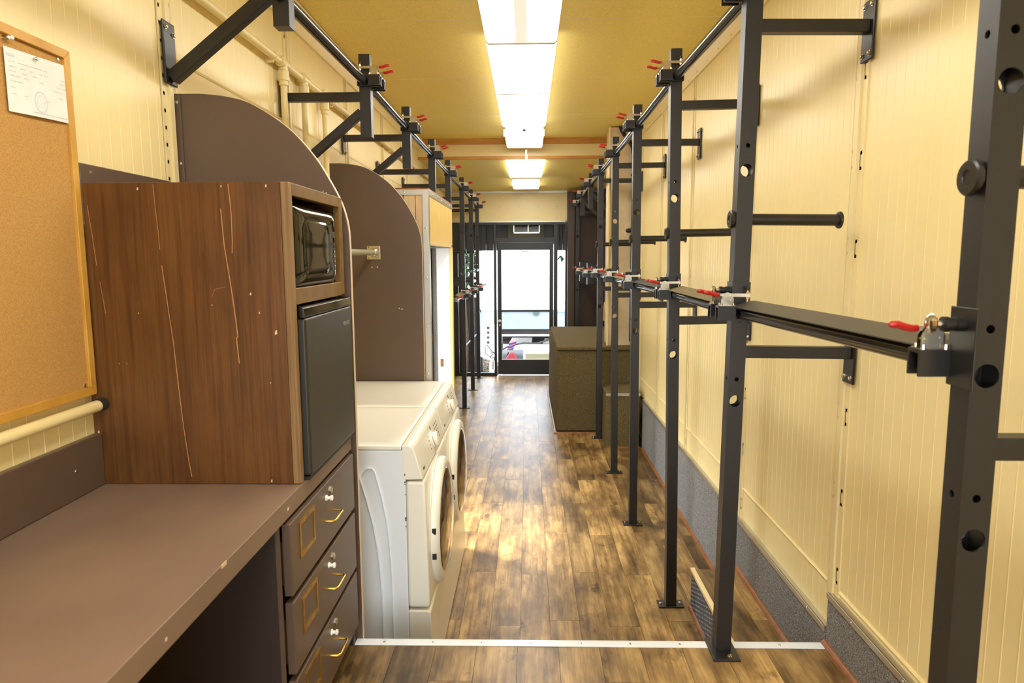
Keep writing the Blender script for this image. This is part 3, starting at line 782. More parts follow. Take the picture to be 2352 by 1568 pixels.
obj('shelf_rail', B(HX1-.022, HX1, 1.735, 2.165, 1.598, 1.640), 'face', hu, bevel=.002)
obj('back', B(HX0, HX0+.006, 1.735, 2.178, 1.131, 1.883), 'walnut', hu)
def scratch(pts, w_=.0011):
    w_ *= .75
    sl = MB()
    for (x0, z0), (x1, z1) in zip(pts, pts[1:]):
        dx, dz = x1-x0, z1-z0; L = math.hypot(dx, dz); nx, nz = dz/L*w_, -dx/L*w_
        sl.add([(x0-nx, 1.7092, z0-nz), (x0+nx, 1.7092, z0+nz), (x1+nx, 1.7092, z1+nz), (x1-nx, 1.7092, z1-nz)], [(0, 1, 2, 3)])
    obj('scratch', sl, 'scratch', hu)
scratch([(-.93, 1.90), (-.929, 1.86), (-.925, 1.78), (-.924, 1.74)], .0008)
scratch([(-.922, 1.70), (-.915, 1.62), (-.905, 1.5), (-.899, 1.38), (-.893, 1.28), (-.885, 1.19), (-.88, 1.15)])
scratch([(-.742, 1.90), (-.738, 1.83), (-.739, 1.76), (-.741, 1.73)], .0012)
scratch([(-.764, 1.84), (-.76, 1.75), (-.748, 1.64), (-.741, 1.56), (-.738, 1.52), (-.742, 1.515), (-.738, 1.45)], .0014)
scratch([(-1.10, 1.85), (-1.093, 1.77), (-1.088, 1.70)], .0008)
scratch([(-1.083, 1.66), (-1.075, 1.58)], .0007)
scratch([(-.80, 1.62), (-.79, 1.64), (-.765, 1.645)], .0004)
ch = MB()
for x, z, a in ((-.648, 1.895, .004), (-.70, 1.628, .004), (-.68, 1.58, .003), (-.80, 1.6, .002), (-1.118, 1.27, .005), (-.90, 1.40, .002), (-.97, 1.89, .004), (-.76, 1.895, .003), (-.67, 1.14, .004), (-.64, 1.53, .006), (-.99, 1.58, .002), (-.66, 1.40, .002), (-1.05, 1.45, .0016), (-1.03, 1.45, .0016)):
    ch.add([(x-a*.6, 1.7093, z-a), (x+a*.6, 1.7093, z-a*.7), (x+a*.4, 1.7093, z+a), (x-a*.3, 1.7093, z+a*.6)], [(0, 1, 2, 3)])
obj('chipped_spot', ch, 'edge', hu)

mw = thing('microwave', 'glossy black microwave oven in the upper opening of the hutch', 'microwave', (-.75, 1.95, 1.633))
obj('case', B(-1.05, -.612, 1.742, 2.155, 1.634, 1.862), 'gloss', mw, bevel=.006)
# bulged front: grid surface, slightly convex
def bulge(y0, y1, z0, z1, x, depth, nu=48, nv=36, p=9):
    mb = MB(); vs = []
    for j in range(nv+1):
        for i in range(nu+1):
            u, v = i/nu, j/nv; a, b = 2*u-1, 2*v-1
            d = depth*(1-abs(a)**p)*(1-abs(b)**p)
            vs.append((x+d, y0+(y1-y0)*u, z0+(z1-z0)*v))
    fs = [(j*(nu+1)+i, j*(nu+1)+i+1, (j+1)*(nu+1)+i+1, (j+1)*(nu+1)+i) for j in range(nv) for i in range(nu)]
    mb.add(vs, fs)
    n = nu+1
    mb.box(x-.03, x-.001, y0, y1, z0, z1)
    return mb
obj('door', bulge(1.745, 2.152, 1.636, 1.858, -.612, .022), 'gloss', mw, angle=60)
wn = MB(); NW = 28
def rr(a, hw, hh, r, n=7):
    pts = []
    for cx, cz, t0 in ((hw-r, hh-r, 0), (-hw+r, hh-r, 90), (-hw+r, -hh+r, 180), (hw-r, -hh+r, 270)):
        for k in range(n):
            t = R(t0+90*k/(n-1)); pts.append((cx+r*math.cos(t), cz+r*math.sin(t)))
    return pts
def winx(y, z):
    a, b = (y-1.9485)/.2035, (z-1.747)/.111
    return -.612+.022*(1-abs(a)**9)*(1-abs(b)**9)
o1 = [(1.918+a, 1.745+b) for a, b in rr(0, .115, .072, .03)]; o2 = [(1.918+a, 1.745+b) for a, b in rr(0, .108, .066, .026)]
n = len(o1)
wn.add([(winx(*p)+.0008, *p) for p in o1]+[(winx(*p)+.003, *p) for p in o2]+[(winx(*p)-.003, *p) for p in o2], [(i, (i+1) % n, n+(i+1) % n, n+i) for i in range(n)]+[(n+i, n+(i+1) % n, 2*n+(i+1) % n, 2*n+i) for i in range(n)])
obj('window_bezel', wn, 'gloss', mw)
wg = MB(); gp = [(winx(*p)+.0012, *p) for p in o2]
wg.add([(winx(1.918, 1.745)+.0022, 1.918, 1.745)]+gp, [(0, 1+i, 1+(i+1) % n) for i in range(n)])
obj('window', wg, 'micglass', mw, angle=80)
kp = MB()
for r_ in range(6):
    for c_ in range(2):
        y, z = 2.062+c_*.019, 1.680+r_*.0145
        kp.box(winx(y, z)-.001, winx(y+.015, z)+.0006, y, y+.015, z, z+.010)
kp.box(winx(2.079, 1.79)-.001, winx(2.079, 1.79)+.0006, 2.062, 2.096, 1.777, 1.795)
obj('keypad', kp, 'fridge', mw)
fr = thing('mini_fridge', 'small black fridge in the lower opening of the hutch', 'fridge', (-.8, 1.96, 1.131))
obj('case', B(-1.06, -.622, 1.742, 2.196, 1.135, 1.594), 'gloss', fr, bevel=.004)
obj('door', B(-.618, -.574, 1.742, 2.206, 1.142, 1.562), 'fridge', fr, bevel=.008, seg=3)
obj('door_gasket', B(-.622, -.618, 1.75, 2.195, 1.15, 1.585), 'rubber', fr)
obj('door_cap', MB().prism([(-.618, 1.562), (-.578, 1.562), (-.574, 1.567), (-.578, 1.588), (-.590, 1.593), (-.618, 1.593)], 1, 1.742, 2.206), 'gloss', fr, bevel=.002)
obj('foot', B(-.63, -.58, 1.742, 2.2, 1.131, 1.141), 'rubber', fr)
lg = MB(); y = 2.105
for w_ in [.006, .005, .006, .004, .005, 0, .006, .006, .004, .006, .005]:
    if w_:
        lg.box(-.5742, -.5734, y, y+.0016, 1.507, 1.519).box(-.5742, -.5734, y+.0016, y+w_*.8, 1.5165, 1.519).box(-.5742, -.5734, y+.0016, y+w_*.8, 1.507, 1.509)
    y += (w_ or .004)+.0012
obj('badge_lettering', lg, 'zinc', fr)

# ------------------------------------------------------------------ curved brown panels
def curvedpanel(y0, y1, z0, label, k=1):
    t = thing('curved_panel', label, 'divider panel', (-.86, y0, z0), 'curved brown divider panels')
    out = [(-1.04, 2.2365), (-.97, 2.229), (-.90, 2.212), (-.838, 2.180), (-.78, 2.140), (-.738, 2.102), (-.70, 2.058), (-.668, 2.014), (-.64, 1.966), (-.618, 1.925), (-.601, 1.886), (-.589, 1.845), (-.582, 1.80), (-.580, 1.74)]
    fin = []
    for i in range(len(out)-1):            # smooth the arc
        p0, p1, p2, p3 = [Vector(out[max(0, min(len(out)-1, i+k))]) for k in (-1, 0, 1, 2)]
        for s_ in range(4):
            u = s_/4; fin.append(tuple(.5*((2*p1)+(p2-p0)*u+(2*p0-5*p1+4*p2-p3)*u*u+(3*p1-p0-3*p2+p3)*u**3)))
    fin += [(-.580, 1.74), (-.580, z0)]
    fin = [(XL+(x-XL)*k, z) for x, z in fin]
    poly = [(XL+.002, z0), (XL+.002, 2.237)]+fin
    obj('board', MB().prism(poly, 1, y0, y1), 'brown', t)
    em = MB(); ed = [(XL+.002, 2.237)]+fin
    for (xa, za), (xb, zb) in zip(ed, ed[1:]):
        dx, dz = xb-xa, zb-za; L = math.hypot(dx, dz); nx, nz = -dz/L*.0018, dx/L*.0018
        if L < 1e-6: continue
        em.hexa([(xa, y0+.001, za), (xb, y0+.001, zb), (xb, y1-.001, zb), (xa, y1-.001, za), (xa+nx, y0+.001, za+nz), (xb+nx, y0+.001, zb+nz), (xb+nx, y1-.001, zb+nz), (xa+nx, y1-.001, za+nz)])
    obj('edge_band', em, 'edge', t)
    fl_ = obj('flange', B(XL+.002, XL+.024, y0-.006, y0-.0002, max(z0, 1.9), 2.235), 'brown', t, bevel=.001)
    screws(fl_, [(XL+.013, y0-.006, 2.21), (XL+.013, y0-.006, 2.02)], (math.pi/2, 0, 0), 1.3)
    return t
ta = curvedpanel(2.232, 2.25, 0, 'curved brown divider panel behind the wood hutch, nearer of the two')
hb = MB()
for x, z in ((-.66, 1.93), (-.64, 1.915), (-.65, 1.925), (-.79, 1.93), (-.92, 1.925)): hb.cyl((x, 2.2325, z), (x, 2.2315, z), .002, 8)
obj('screw_hole', hb, 'edge', ta)
tb = curvedpanel(3.885, 3.903, 0, 'curved brown divider panel past the washers, farther of the two', .965)
hb = MB()
for x, z in ((-.885, 1.66), (-.855, 1.66), (-.72, 1.42), (-.735, 1.425)): hb.cyl((x, 3.8855, z), (x, 3.884, z), .004, 8)
obj('screw_hole', hb, 'edge', tb)
rd = thing('closet_rod', 'cream pipe rod with a square flange spanning the two curved brown panels', 'rod', (-.873, 3.885, 1.742))
obj('pipe', MB().cyl((-.873, 2.25, 1.742), (-.873, 3.885, 1.742), .0155, 16), 'galv', rd)
obj('flange', B(-.912, -.834, 3.878, 3.885, 1.703, 1.781).join(MB().lathe((-.873, 3.878, 1.742), (0, -1, 0), [(.026, 0), (.023, .018), (.019, .022)], 16)), 'zinc', rd, bevel=.004)
screws(rd, [(-.873+a, 3.878, 1.742+b) for a in (-.029, .029) for b in (-.029, .029)], (math.pi/2, 0, 0), 1.1)

# ------------------------------------------------------------------ washer and dryer
def washer(y0, y1, label):
    yc = (y0+y1)/2
    t = thing('washing_machine', label, 'washing machine', (-.76, yc, 0), 'white front-loading laundry machines')
    g = .004
    obj('body', B(-1.11, -.472, y0+g, y1-g, .015, .984), 'white', t, bevel=.006)
    rg = MB()
    for xs, hw in (((-.655, -.625, -.60, -.585, -.575, -.572), .011), ((-.59, -.565, -.547, -.538, -.534, -.532), .008)):
        zs = (.905, .80, .69, .58, .42, .15)
        pp = [(xs[0]-.050, y0+g, .880), (xs[0]-.042, y0+g, .902), (xs[0]-.027, y0+g, .915), (xs[0]-.010, y0+g, .915)]+[(x, y0+g, z) for x, z in zip(xs, zs)]
        rg.path(pp, hw*1.2, 14, .12)
    obj('pressed_rib', rg, 'white', t)
    # lid with a shallow dished top
    lid = MB(); X0, X1, Y0, Y1 = -1.11, -.486, y0+.002, y1-.002
    def ring(i, z): return [(X0+i, Y0+i, z), (X1-i, Y0+i, z), (X1-i, Y1-i, z), (X0+i, Y1-i, z)]
    vs = ring(0, .986)+ring(0, 1.0)+ring(.008, 1.005)+ring(.045, 1.005)+ring(.07, .999)
    fs = [(j*4+k, j*4+(k+1) % 4, (j+1)*4+(k+1) % 4, (j+1)*4+k) for j in range(4) for k in range(4)]+[(0, 1, 2, 3), (16, 17, 18, 19)]
    obj('lid', lid.add(vs, fs), 'applcream', t, bevel=.002)
    cp = obj('control_panel', MB().prism([(-.484, .866), (-.484, 1.002), (-.462, 1.004), (-.446, .998), (-.436, .984), (-.404, .868)], 1, y0+.003, y1-.003), 'applcream', t, bevel=.005)
    sl_ = Vector((.116, 0, .032)).normalized()       # outward normal of the sloping face
    def onface(y, f): return Vector((-.436+.032*f, y, .984-.116*f))
    kb_ = obj('dial', MB().lathe(onface(yc+.05, .52), sl_, [(.036, 0), (.036, .006), (.030, .007), (.030, .024), (.026, .027), (.004, .027)], 24), 'knobwhite', t)
    obj('dial_ring', MB().lathe(onface(yc+.05, .52)+sl_*.006, sl_, [(.0305, 0), (.0315, .002), (.0305, .004)], 24), 'alu', t)
    bt = MB()
    for k in range(5):
        for j in range(3):
            p = onface(yc+.15+j*.035, .2+k*.14); bt.lathe(p, sl_, [(.005, -.001), (.005, .001), (.001, .0012)], 6)
    for k in range(4):
        p = onface(yc-.03, .25+k*.15); bt.lathe(p, sl_, [(.004, -.001), (.004, .0008), (.001, .001)], 6)
    bt.lathe(onface(yc+.06, .12), sl_, [(.009, -.001), (.009, .0012), (.001, .0014)], 8)
    bt.box(-.412, -.4085, y0+.06, y0+.085, .89, .898)
    obj('control_mark', bt, 'tank', t)
    fp = MB().prism([(-.472, .345), (-.472, .860), (-.408, .860), (-.398, .845), (-.393, .70), (-.390, .52), (-.388, .345)], 1, y0+.003, y1-.003)
    obj('front_panel', fp, 'applcream', t, bevel=.012, seg=3)
    obj('kick_panel', MB().prism([(-.472, .02), (-.472, .335), (-.395, .335), (-.385, .325), (-.372, .02)], 1, y0+.003, y1-.003), 'applcream', t, bevel=.006)
    o = (-.392, yc, .585)
    d = obj('door', MB().lathe(o, (1, 0, 0), [(.262, -.01), (.268, .008), (.266, .020), (.256, .032), (.240, .037), (.222, .034), (.215, .026)], 48), 'applcream', t)
    obj('door_glass', MB().lathe(o, (1, 0, 0), [(.224, .026), (.219, .037), (.18, .047), (.10, .055), (.04, .057), (.004, .058)], 48), 'smoked', d)
    obj('door_recess', MB().lathe(o, (1, 0, 0), [(.280, -.006), (.282, .002), (.274, .003), (.266, .001)], 48), 'applcream', t)
    for z in (.64, .535): obj('hinge', B(-.384, -.368, yc-.2645, yc-.252, z-.022, z+.002), 'rubber', d)
    obj('door_latch', B(-.376, -.358, yc+.255, yc+.270, .55, .63), 'rubber', d)
    sm = MB()
    for k in range(9):
        x = -.474+.001*random.random(); z = .9-.012*k-.09*(k > 4)-.05*random.random()
        sm.box(x-.002, x+.0015, y0+.0018, y0+.0032, z-.010*random.random()-.002, z)
    obj('scuff', sm, 'tank', t)
    return t
washer(2.525, 3.20, 'white front-loading washing machine nearest the worktop, scuffed side facing the viewer')
washer(3.205, 3.875, 'white front-loading laundry machine farther back, against the curved brown panel')

# ------------------------------------------------------------------ side door box (vestibule)
vb = thing('door_vestibule', 'boxed side doorway of yellow bead board with aluminium corner trim', 'doorway', (-.86, 4.5, 0))
BX = -.566
ytop = 2.10
for i in range(8):
    x = XL+.01+i*.069
    obj('board', B(x, x+.0665, 3.93, 3.945, 0, ytop-.03), 'tongue', vb, bevel=.003)
obj('top_cap', B(XL, BX+.003, 3.925, 5.16, ytop-.004, ytop+.004), 'qround', vb)
tp = obj('corner_trim', B(XL, BX+.003, 3.922, 3.93, ytop-.035, ytop-.004).join(B(BX, BX+.004, 3.925, 5.155, ytop-.035, ytop-.004)), 'alu', vb, bevel=.001)
screws(tp, [(-.70, 3.922, ytop-.02), (-.85, 3.922, ytop-.02)], (math.pi/2, 0, 0), 1.3)
screws(tp, [(BX+.004, 4.1+.22*k, ytop-.02) for k in range(5)], (0, math.pi/2, 0), 1.3)
ct = obj('corner_trim', B(BX-.03, BX+.003, 3.919, 3.929, 0, ytop-.03).join(B(BX, BX+.004, 3.92, 3.968, 0, ytop-.035)), 'alu', vb, bevel=.001)
screws(ct, [(BX-.015, 3.919, .2+.28*k) for k in range(7)], (math.pi/2, 0, 0), 1.4)
hd = MB(); y = 3.968
while y < 5.13:
    hd.box(BX-.012, BX, y, y+.033, 1.80, ytop-.035); hd.box(BX-.012, BX-.007, y+.033, y+.040, 1.80, ytop-.035); y += .040
obj('bead_board', hd, 'bead', vb)
obj('head_trim', B(BX-.04, BX+.003, 3.968, 5.15, 1.785, 1.803), 'bead', vb)
obj('inner_soffit', B(XL, BX-.04, 3.968, 5.10, 1.80, 1.81), 'white_jamb', vb)
obj('inner_wall', B(XL, BX-.005, 3.945, 3.965, 0, 1.80), 'white_jamb', vb)
jb = obj('jamb', B(-.68, BX-.018, 5.10, 5.15, 0, 1.80), 'white_jamb', vb, label='white door jamb with strike plates')
obj('jamb_edge', B(BX-.018, BX+.003, 5.085, 5.155, 0, 1.80), 'bead', vb)
obj('carpet_strip', B(-.712, -.68, 5.10, 5.15, 0, 1.79), 'carpetgrey', vb)
obj('far_wall', B(XL, -.712, 5.11, 5.15, 0, ytop), 'browndk', vb)
obj('soffit_strip', B(-.72, BX-.02, 5.05, 5.10, 1.778, 1.79), 'carpetgrey', vb)
for z in (.92, .72):
    sk = obj('strike_plate', B(-.668, -.628, 5.0975, 5.10, z-.06, z+.06), 'zinc', vb, bevel=.001)
    obj('latch_hole', B(-.662, -.638, 5.0965, 5.0978, z-.03, z+.03), 'qround', sk)
    screws(sk, [(-.648, 5.0975, z+.045), (-.648, 5.0975, z-.045)], (math.pi/2, 0, 0), 1.4)
sd_ = thing('side_door', 'dark narrow edge of the open side door inside the boxed doorway', 'door', (-.75, 5.06, 0))
obj('leaf', MB().hexa([(-.752, 5.07, .02), (-.718, 5.07, .02), (-.718, 5.098, .02), (-.752, 5.098, .02), (-.762, 5.07, 1.79), (-.718, 5.07, 1.79), (-.718, 5.098, 1.79), (-.762, 5.098, 1.79)]), 'black_alu', sd_)
obj('latch', B(-.732, -.716, 5.06, 5.07, 1.1, 1.14), 'brass', sd_)

# ------------------------------------------------------------------ cork board, paper, wall pipes
cb = thing('cork_board', 'framed cork notice board on the left wall above the worktop', 'notice board', (XL, .9, 1.37))
X0 = XL+.003
obj('cork', B(X0, X0+.008, .2, 1.69, 1.385, 2.20), 'cork', cb)
f0, f1, fz0, fz1, fwid = .18, 1.707, 1.372, 2.217, .022
def mitre(pts): return MB().prism(pts, 0, X0, X0+.016)
obj('frame_rail', mitre([(f0, fz1), (f1, fz1), (f1-fwid, fz1-fwid), (f0+fwid, fz1-fwid)]), 'oakframe', cb, bevel=.002)
obj('frame_rail', mitre([(f0, fz0), (f1, fz0), (f1-fwid, fz0+fwid), (f0+fwid, fz0+fwid)]), 'oakframe', cb, bevel=.002)
obj('frame_stile', mitre([(f1, fz0), (f1, fz1), (f1-fwid, fz1-fwid), (f1-fwid, fz0+fwid)]), 'oakframe', cb, bevel=.002)
obj('frame_stile', mitre([(f0, fz0), (f0, fz1), (f0+fwid, fz1-fwid), (f0+fwid, fz0+fwid)]), 'oakframe', cb, bevel=.002)
screws(cb, [(X0+.008, 1.672, 2.188), (X0+.008, 1.672, 1.40)], (0, math.pi/2, 0), 1.3)
pp = thing('paper_sheet', 'white printed slip pinned near the corner of the cork board', 'paper', (XL+.012, 1.59, 2.03))
PX = X0+.0095
def ppt(u, v): return (1.493+u*.196+.004*v*u, 2.034+v*.135+u*.011*(1-v)*0+u*.010)
pv = []
NU, NV = 10, 8
for j in range(NV+1):
    for i in range(NU+1):
        u, v = i/NU, j/NV; y, z = ppt(u, v)
        if u > .95 and v > .9: y -= .006
        pv.append((PX+.003+.004*math.sin(u*3)*(1-v), y, z))
obj('sheet', MB().add(pv, [(j*(NU+1)+i, j*(NU+1)+i+1, (j+1)*(NU+1)+i+1, (j+1)*(NU+1)+i) for j in range(NV) for i in range(NU)]), 'paper', pp)
def dash(mb, u0, u1, v, h=.018):
    a, b, c, d_ = ppt(u0, v), ppt(u1, v), ppt(u1, v+h), ppt(u0, v+h)
    def xx(u, v_): return PX+.0034+.004*math.sin(u*3)*(1-v_)
    mb.add([(xx(u0, v), *a), (xx(u1, v), *b), (xx(u1, v+h), *c), (xx(u0, v+h), *d_)], [(0, 1, 2, 3)])
pr = MB(); rnd = random.Random(3)
for v, segs in ((.78, [(.05, .14), (.2, .66)]), (.70, [(.05, .16), (.22, .30), (.36, .42), (.5, .56), (.6, .66), (.88, .96)]), (.63, [(.05, .15), (.24, .32), (.4, .46), (.86, .95)]), (.56, [(.06, .2), (.26, .34), (.5, .58), (.78, .97)]), (.48, [(.06, .26), (.72, .9)]), (.38, [(.06, .12), (.84, .9)]), (.28, [(.06, .14), (.24, .3), (.58, .66)]), (.05, [(.36, .96)])):
    for a, b in segs:
        u = a
        while u < b:
            w_ = .008+.014*rnd.random(); dash(pr, u, min(u+w_, b), v+.006*rnd.random(), .010+.010*rnd.random()); u += w_+.007
obj('printing', pr, 'ink', pp, kind='stuff')
sb = MB()
for k in range(4): dash(sb, .03+k*.03, .053+k*.03, .86, .05)
for k in range(28):
    t0 = 2*math.pi*k/28; u, v = .5+.10*math.cos(t0), .25+.165*math.sin(t0)
    dash(sb, u-.012, u+.012, v-.012, .024)
    if k % 3 == 0: dash(sb, .5+.06*math.cos(t0)-.01, .5+.06*math.cos(t0)+.01, .25+.1*math.sin(t0), .02)
obj('stamp', sb, 'inkb', pp, kind='stuff')
def pin(y, z, label, mt='zinc'):
    p = thing('push_pin', label, 'push pin', (PX, y, z), 'push pins on the cork board')
    obj('head', MB().lathe((PX-.001, y, z), (1, 0, 0), [(.0045, 0), (.003, .004), (.0028, .009), (.005, .012), (.004, .014)], 10), mt, p)
pin(1.583, 2.166, 'push pin holding the printed slip at its top middle')
pin(1.500, 2.187, 'clear push pin above the printed slip on the cork board')
pin(1.511, 2.190, 'second clear push pin beside it above the printed slip', 'knobwhite')
wp_ = thing('wall_pipe', 'cream painted pipe running under the cork board into the hutch', 'pipe', (XL+.03, 1.7, 1.345))
obj('tube', MB().cyl((XL+.030, -.9, 1.345), (XL+.030, 1.70, 1.345), .0145, 16), 'pipe', wp_)
obj('end_collar', MB().cyl((XL+.03, 1.685, 1.345), (XL+.03, 1.709, 1.345), .0165, 14), 'dark', wp_)
lb = thing('wall_rail_board', 'brown laminate rail screwed to the left wall behind the hutch', 'rail board', (XL+.02, 1.9, 1.85))
obj('board', B(XL+.004, XL+.02, 1.709, 2.15, 1.80, 1.955), 'brown', lb, bevel=.003)
screws(lb, [(XL+.02, 1.75, 1.935), (XL+.02, 2.05, 1.935)], (0, math.pi/2, 0), 1.3)
cr_ = thing('conduit_run', 'cream painted conduit with tees and drops high on the left wall', 'conduit', (XL+.03, 3.0, 2.58))
cx, cz = XL+.034, 2.58
obj('main_pipe', MB().cyl((cx, .2, cz), (cx, 9.6, cz), .016, 14), 'pipe', cr_)
for y in (3.165, 3.45, 3.79):
    te = obj('tee', MB().lathe((cx, y-.045, cz), (0, 1, 0), [(.019, 0), (.023, .006), (.021, .015), (.022, .045), (.021, .075), (.023, .084), (.019, .09)], 16).lathe((cx, y, cz), (0, 0, -1), [(.020, 0), (.021, .03), (.025, .034), (.025, .075), (.02, .078), (.02, .095), (.017, .098)], 16).lathe((cx, y, cz), (0, 0, 1), [(.02, 0), (.017, .026), (.01, .03)], 12), 'pipe', cr_)
    obj('drop_pipe', MB().cyl((cx, y, cz-.05), (cx, y, 1.9 if y < 3.7 else 2.0), .015, 12), 'pipe', cr_)
for y in (2.0, 3.05, 3.95, 4.75, 5.6):
    obj('pipe_clip', MB().box(XL, cx, y-.008, y+.008, cz-.026, cz-.012).path([(cx-.006, y, cz-.018), (cx+.012, y, cz-.014), (cx+.017, y, cz), (cx+.012, y, cz+.014), (cx-.01, y, cz+.024)], .004, 6), 'pipe', cr_)

# ------------------------------------------------------------------ carpeted boxes, column, hose, brown end panels
bb = thing('carpeted_box', 'large olive carpeted box with a padded lid by the right wall', 'carpeted box', (.62, 7.4, 0))
obj('body', MB().hexa([(.272, 6.52, .02), (1.0, 6.52, .02), (1.0, 8.35, .02), (.256, 8.35, .02), (.283, 6.50, .815), (1.0, 6.50, .815), (1.0, 8.35, .815), (.262, 8.35, .815)]), 'carpettan', bb, bevel=.015, seg=3)
obj('lid', B(.275, 1.02, 6.475, 8.37, .818, .856), 'carpettan', bb, bevel=.015, seg=3)
obj('base', B(.29, 1.0, 6.54, 8.33, 0, .02), 'floorbase', bb)
qround('base_trim', (.27, 6.52, 0), (1.0, 6.52, 0), .013, (0, -1, 0), par=bb)
qround('base_trim', (.268, 6.50, 0), (.256, 8.36, 0), .013, (-1, 0, 0), par=bb)
sb_ = thing('carpeted_box', 'small olive carpeted box with a pale top edge in front of the large one', 'carpeted box', (.82, 6.2, 0))
obj('body', B(.70, 1.0, 6.01, 6.47, .0, .485), 'carpettan', sb_, bevel=.012, seg=3)
obj('top', B(.695, 1.0, 6.0, 6.47, .485, .50), 'carpettan', sb_, bevel=.006)
obj('edge_trim', B(.695, 1.0, 5.992, 6.0, .476, .502), 'alu', sb_, bevel=.001)
qround('base_trim', (.70, 6.01, 0), (1.0, 6.01, 0), .012, (0, -1, 0), par=sb_)
cl = thing('wall_column', 'beige boxed column rising from the large carpeted box', 'column', (.87, 6.6, .856))
obj('shaft', B(.775, 1.0, 6.56, 6.9, .856, ZC-.01), 'column', cl, bevel=.004)
obj('corner_bead', B(.757, .775, 6.55, 6.60, .856, ZC-.01), 'cream', cl, bevel=.004)
hs = thing('black_hose', 'black hose bending from the ceiling down the edge of the beige column', 'hose', (1.0, 6.5, .87))
hp = [(.86, 6.53, 2.90), (.875, 6.53, 2.86), (.90, 6.53, 2.82), (.94, 6.53, 2.775), (.972, 6.53, 2.72), (.985, 6.53, 2.65), (.988, 6.53, 2.4), (.988, 6.53, 1.6), (.988, 6.53, .9)]
obj('tube', MB().path(hp, .018, 12), 'hose', hs)
for z in (2.45, 1.95, 1.4): obj('clamp', MB().lathe((.988, 6.53, z), (0, 0, 1), [(.021, 0), (.022, .01), (.021, .025)], 12).box(.96, .975, 6.505, 6.525, z, z+.02), 'rubber', hs)
ec = obj('coupling', MB().lathe((.965, 6.505, 1.95), (-1, 0, 0), [(.016, -.01), (.02, .01), (.02, .03), (.012, .045)], 12), 'rubber', hs)
bp_ = thing('end_panel', 'dark brown floor to ceiling panel beside the glass door', 'panel', (.78, 9.55, 0))
obj('board', B(.64, 1.03, 9.56, 9.58, 0, 2.60), 'browndk', bp_)
obj('side_board', B(.548, .64, 9.45, 9.60, 0, 2.585), 'browndk', bp_, bevel=.003)
obj('side_skin', B(1.031, 1.039, 8.9, 9.56, 0, 2.6), 'browndk', bp_)
yc_ = thing('yellow_cord', 'loop of yellow cord hanging on the right wall behind the carpeted box', 'cord', (1.0, 8.8, .87))
obj('loop', MB().path([(.99, 8.72+.035*math.sin(t*.5), .86+.17*math.sin(t*math.pi/20)) if 0 else (.985, 8.75+.10*math.cos(math.pi*t/12), .88+.24*math.sin(math.pi*t/12)) for t in range(13)], .012, 8), 'yellow', yc_)

# ------------------------------------------------------------------ far end wall and glass door
we = obj('wall_far', B(-1.2, 1.1, YF+.03, YF+.08, 2.16, 2.72), 'cream_post', kind='structure'); we['label'] = 'cream end wall above the glass door'
pe = obj('end_sheet', B(-1.09, .55, YF+.005, YF+.03, 2.19, 2.60), 'cream', we)
rv = MB()
for i in range(6):
    for z in (2.25, 2.40, 2.53): rv.cyl((-.93+.268*i, YF+.006, z), (-.93+.268*i, YF+.002, z), .005, 6)
obj('rivet', rv, 'tank', we)
obj('top_trim', B(-1.09, .55, YF-.004, YF+.006, 2.588, 2.62), 'alu', we, bevel=.002)
obj('bottom_trim', B(-1.09, .55, YF-.008, YF+.006, 2.186, 2.206), 'alu', we, bevel=.002)
obj('side_trim', B(.525, .55, YF-.008, YF+.006, 2.19, 2.6), 'cream', we)
wf2 = obj('wall_far', B(-1.2, -1.055, YF, YF+.08, 0, 2.2).join(B(.545, 1.1, YF, YF+.08, 0, 2.6)), 'browndk', kind='structure'); wf2['label'] = 'dark jamb walls either side of the glass entrance'
Y0, Y1 = YF, YF+.05
k_ = YF/9.5
# glass door
dr = obj('door_1', MB(), 'black_alu') if 0 else thing('door_1', 'black framed glass entrance door with a mid bar and solid bottom panel', 'door', (-.03, YF, 0), kind='structure')
DL, DRr = -.43, .362
obj('stile', B(DL, DL+.056, Y0, Y1, .03, 1.90), 'black_alu', dr, bevel=.002)
obj('stile', B(DRr-.056, DRr, Y0, Y1, .03, 1.90), 'black_alu', dr, bevel=.002)
obj('top_rail', B(DL+.056, DRr-.056, Y0, Y1, 1.802, 1.90), 'black_alu', dr)
obj('mid_rail', B(DL+.056, DRr-.056, Y0+.01, Y1, .925, .955), 'black_alu', dr)
obj('bottom_panel', B(DL+.056, DRr-.056, Y0+.005, Y1, .03, .235), 'black_alu', dr)
obj('glazing_bead', B(DL+.056, DRr-.056, Y0, Y0+.008, .235, .243), 'alu', dr)
obj('pane', B(DL+.056, DRr-.056, Y0+.022, Y0+.026, .955, 1.802), 'glass', dr)
obj('pane', B(DL+.056, DRr-.056, Y0+.022, Y0+.026, .243, .925), 'glass', dr)
obj('knob', MB().lathe((-.403, Y0, .80), (0, -1, 0), [(.010, 0), (.010, .012), (.019, .02), (.021, .028), (.015, .036), (.004, .039)], 16), 'knobwhite', dr)
obj('cylinder_lock', MB().lathe((-.403, Y0, .735), (0, -1, 0), [(.014, 0), (.014, .006), (.004, .008)], 12), 'zinc', dr)
obj('sill_plate', B(DL, DRr, Y0-.03, Y1, .0, .012), 'alu', dr)
obj('closer', MB().path([(-.09, Y0-.012, 1.80), (-.085, Y0-.02, 1.787), (-.045, Y0-.02, 1.778), (0, Y0-.02, 1.787), (.005, Y0-.012, 1.80)], .006, 6), 'rubber', dr)
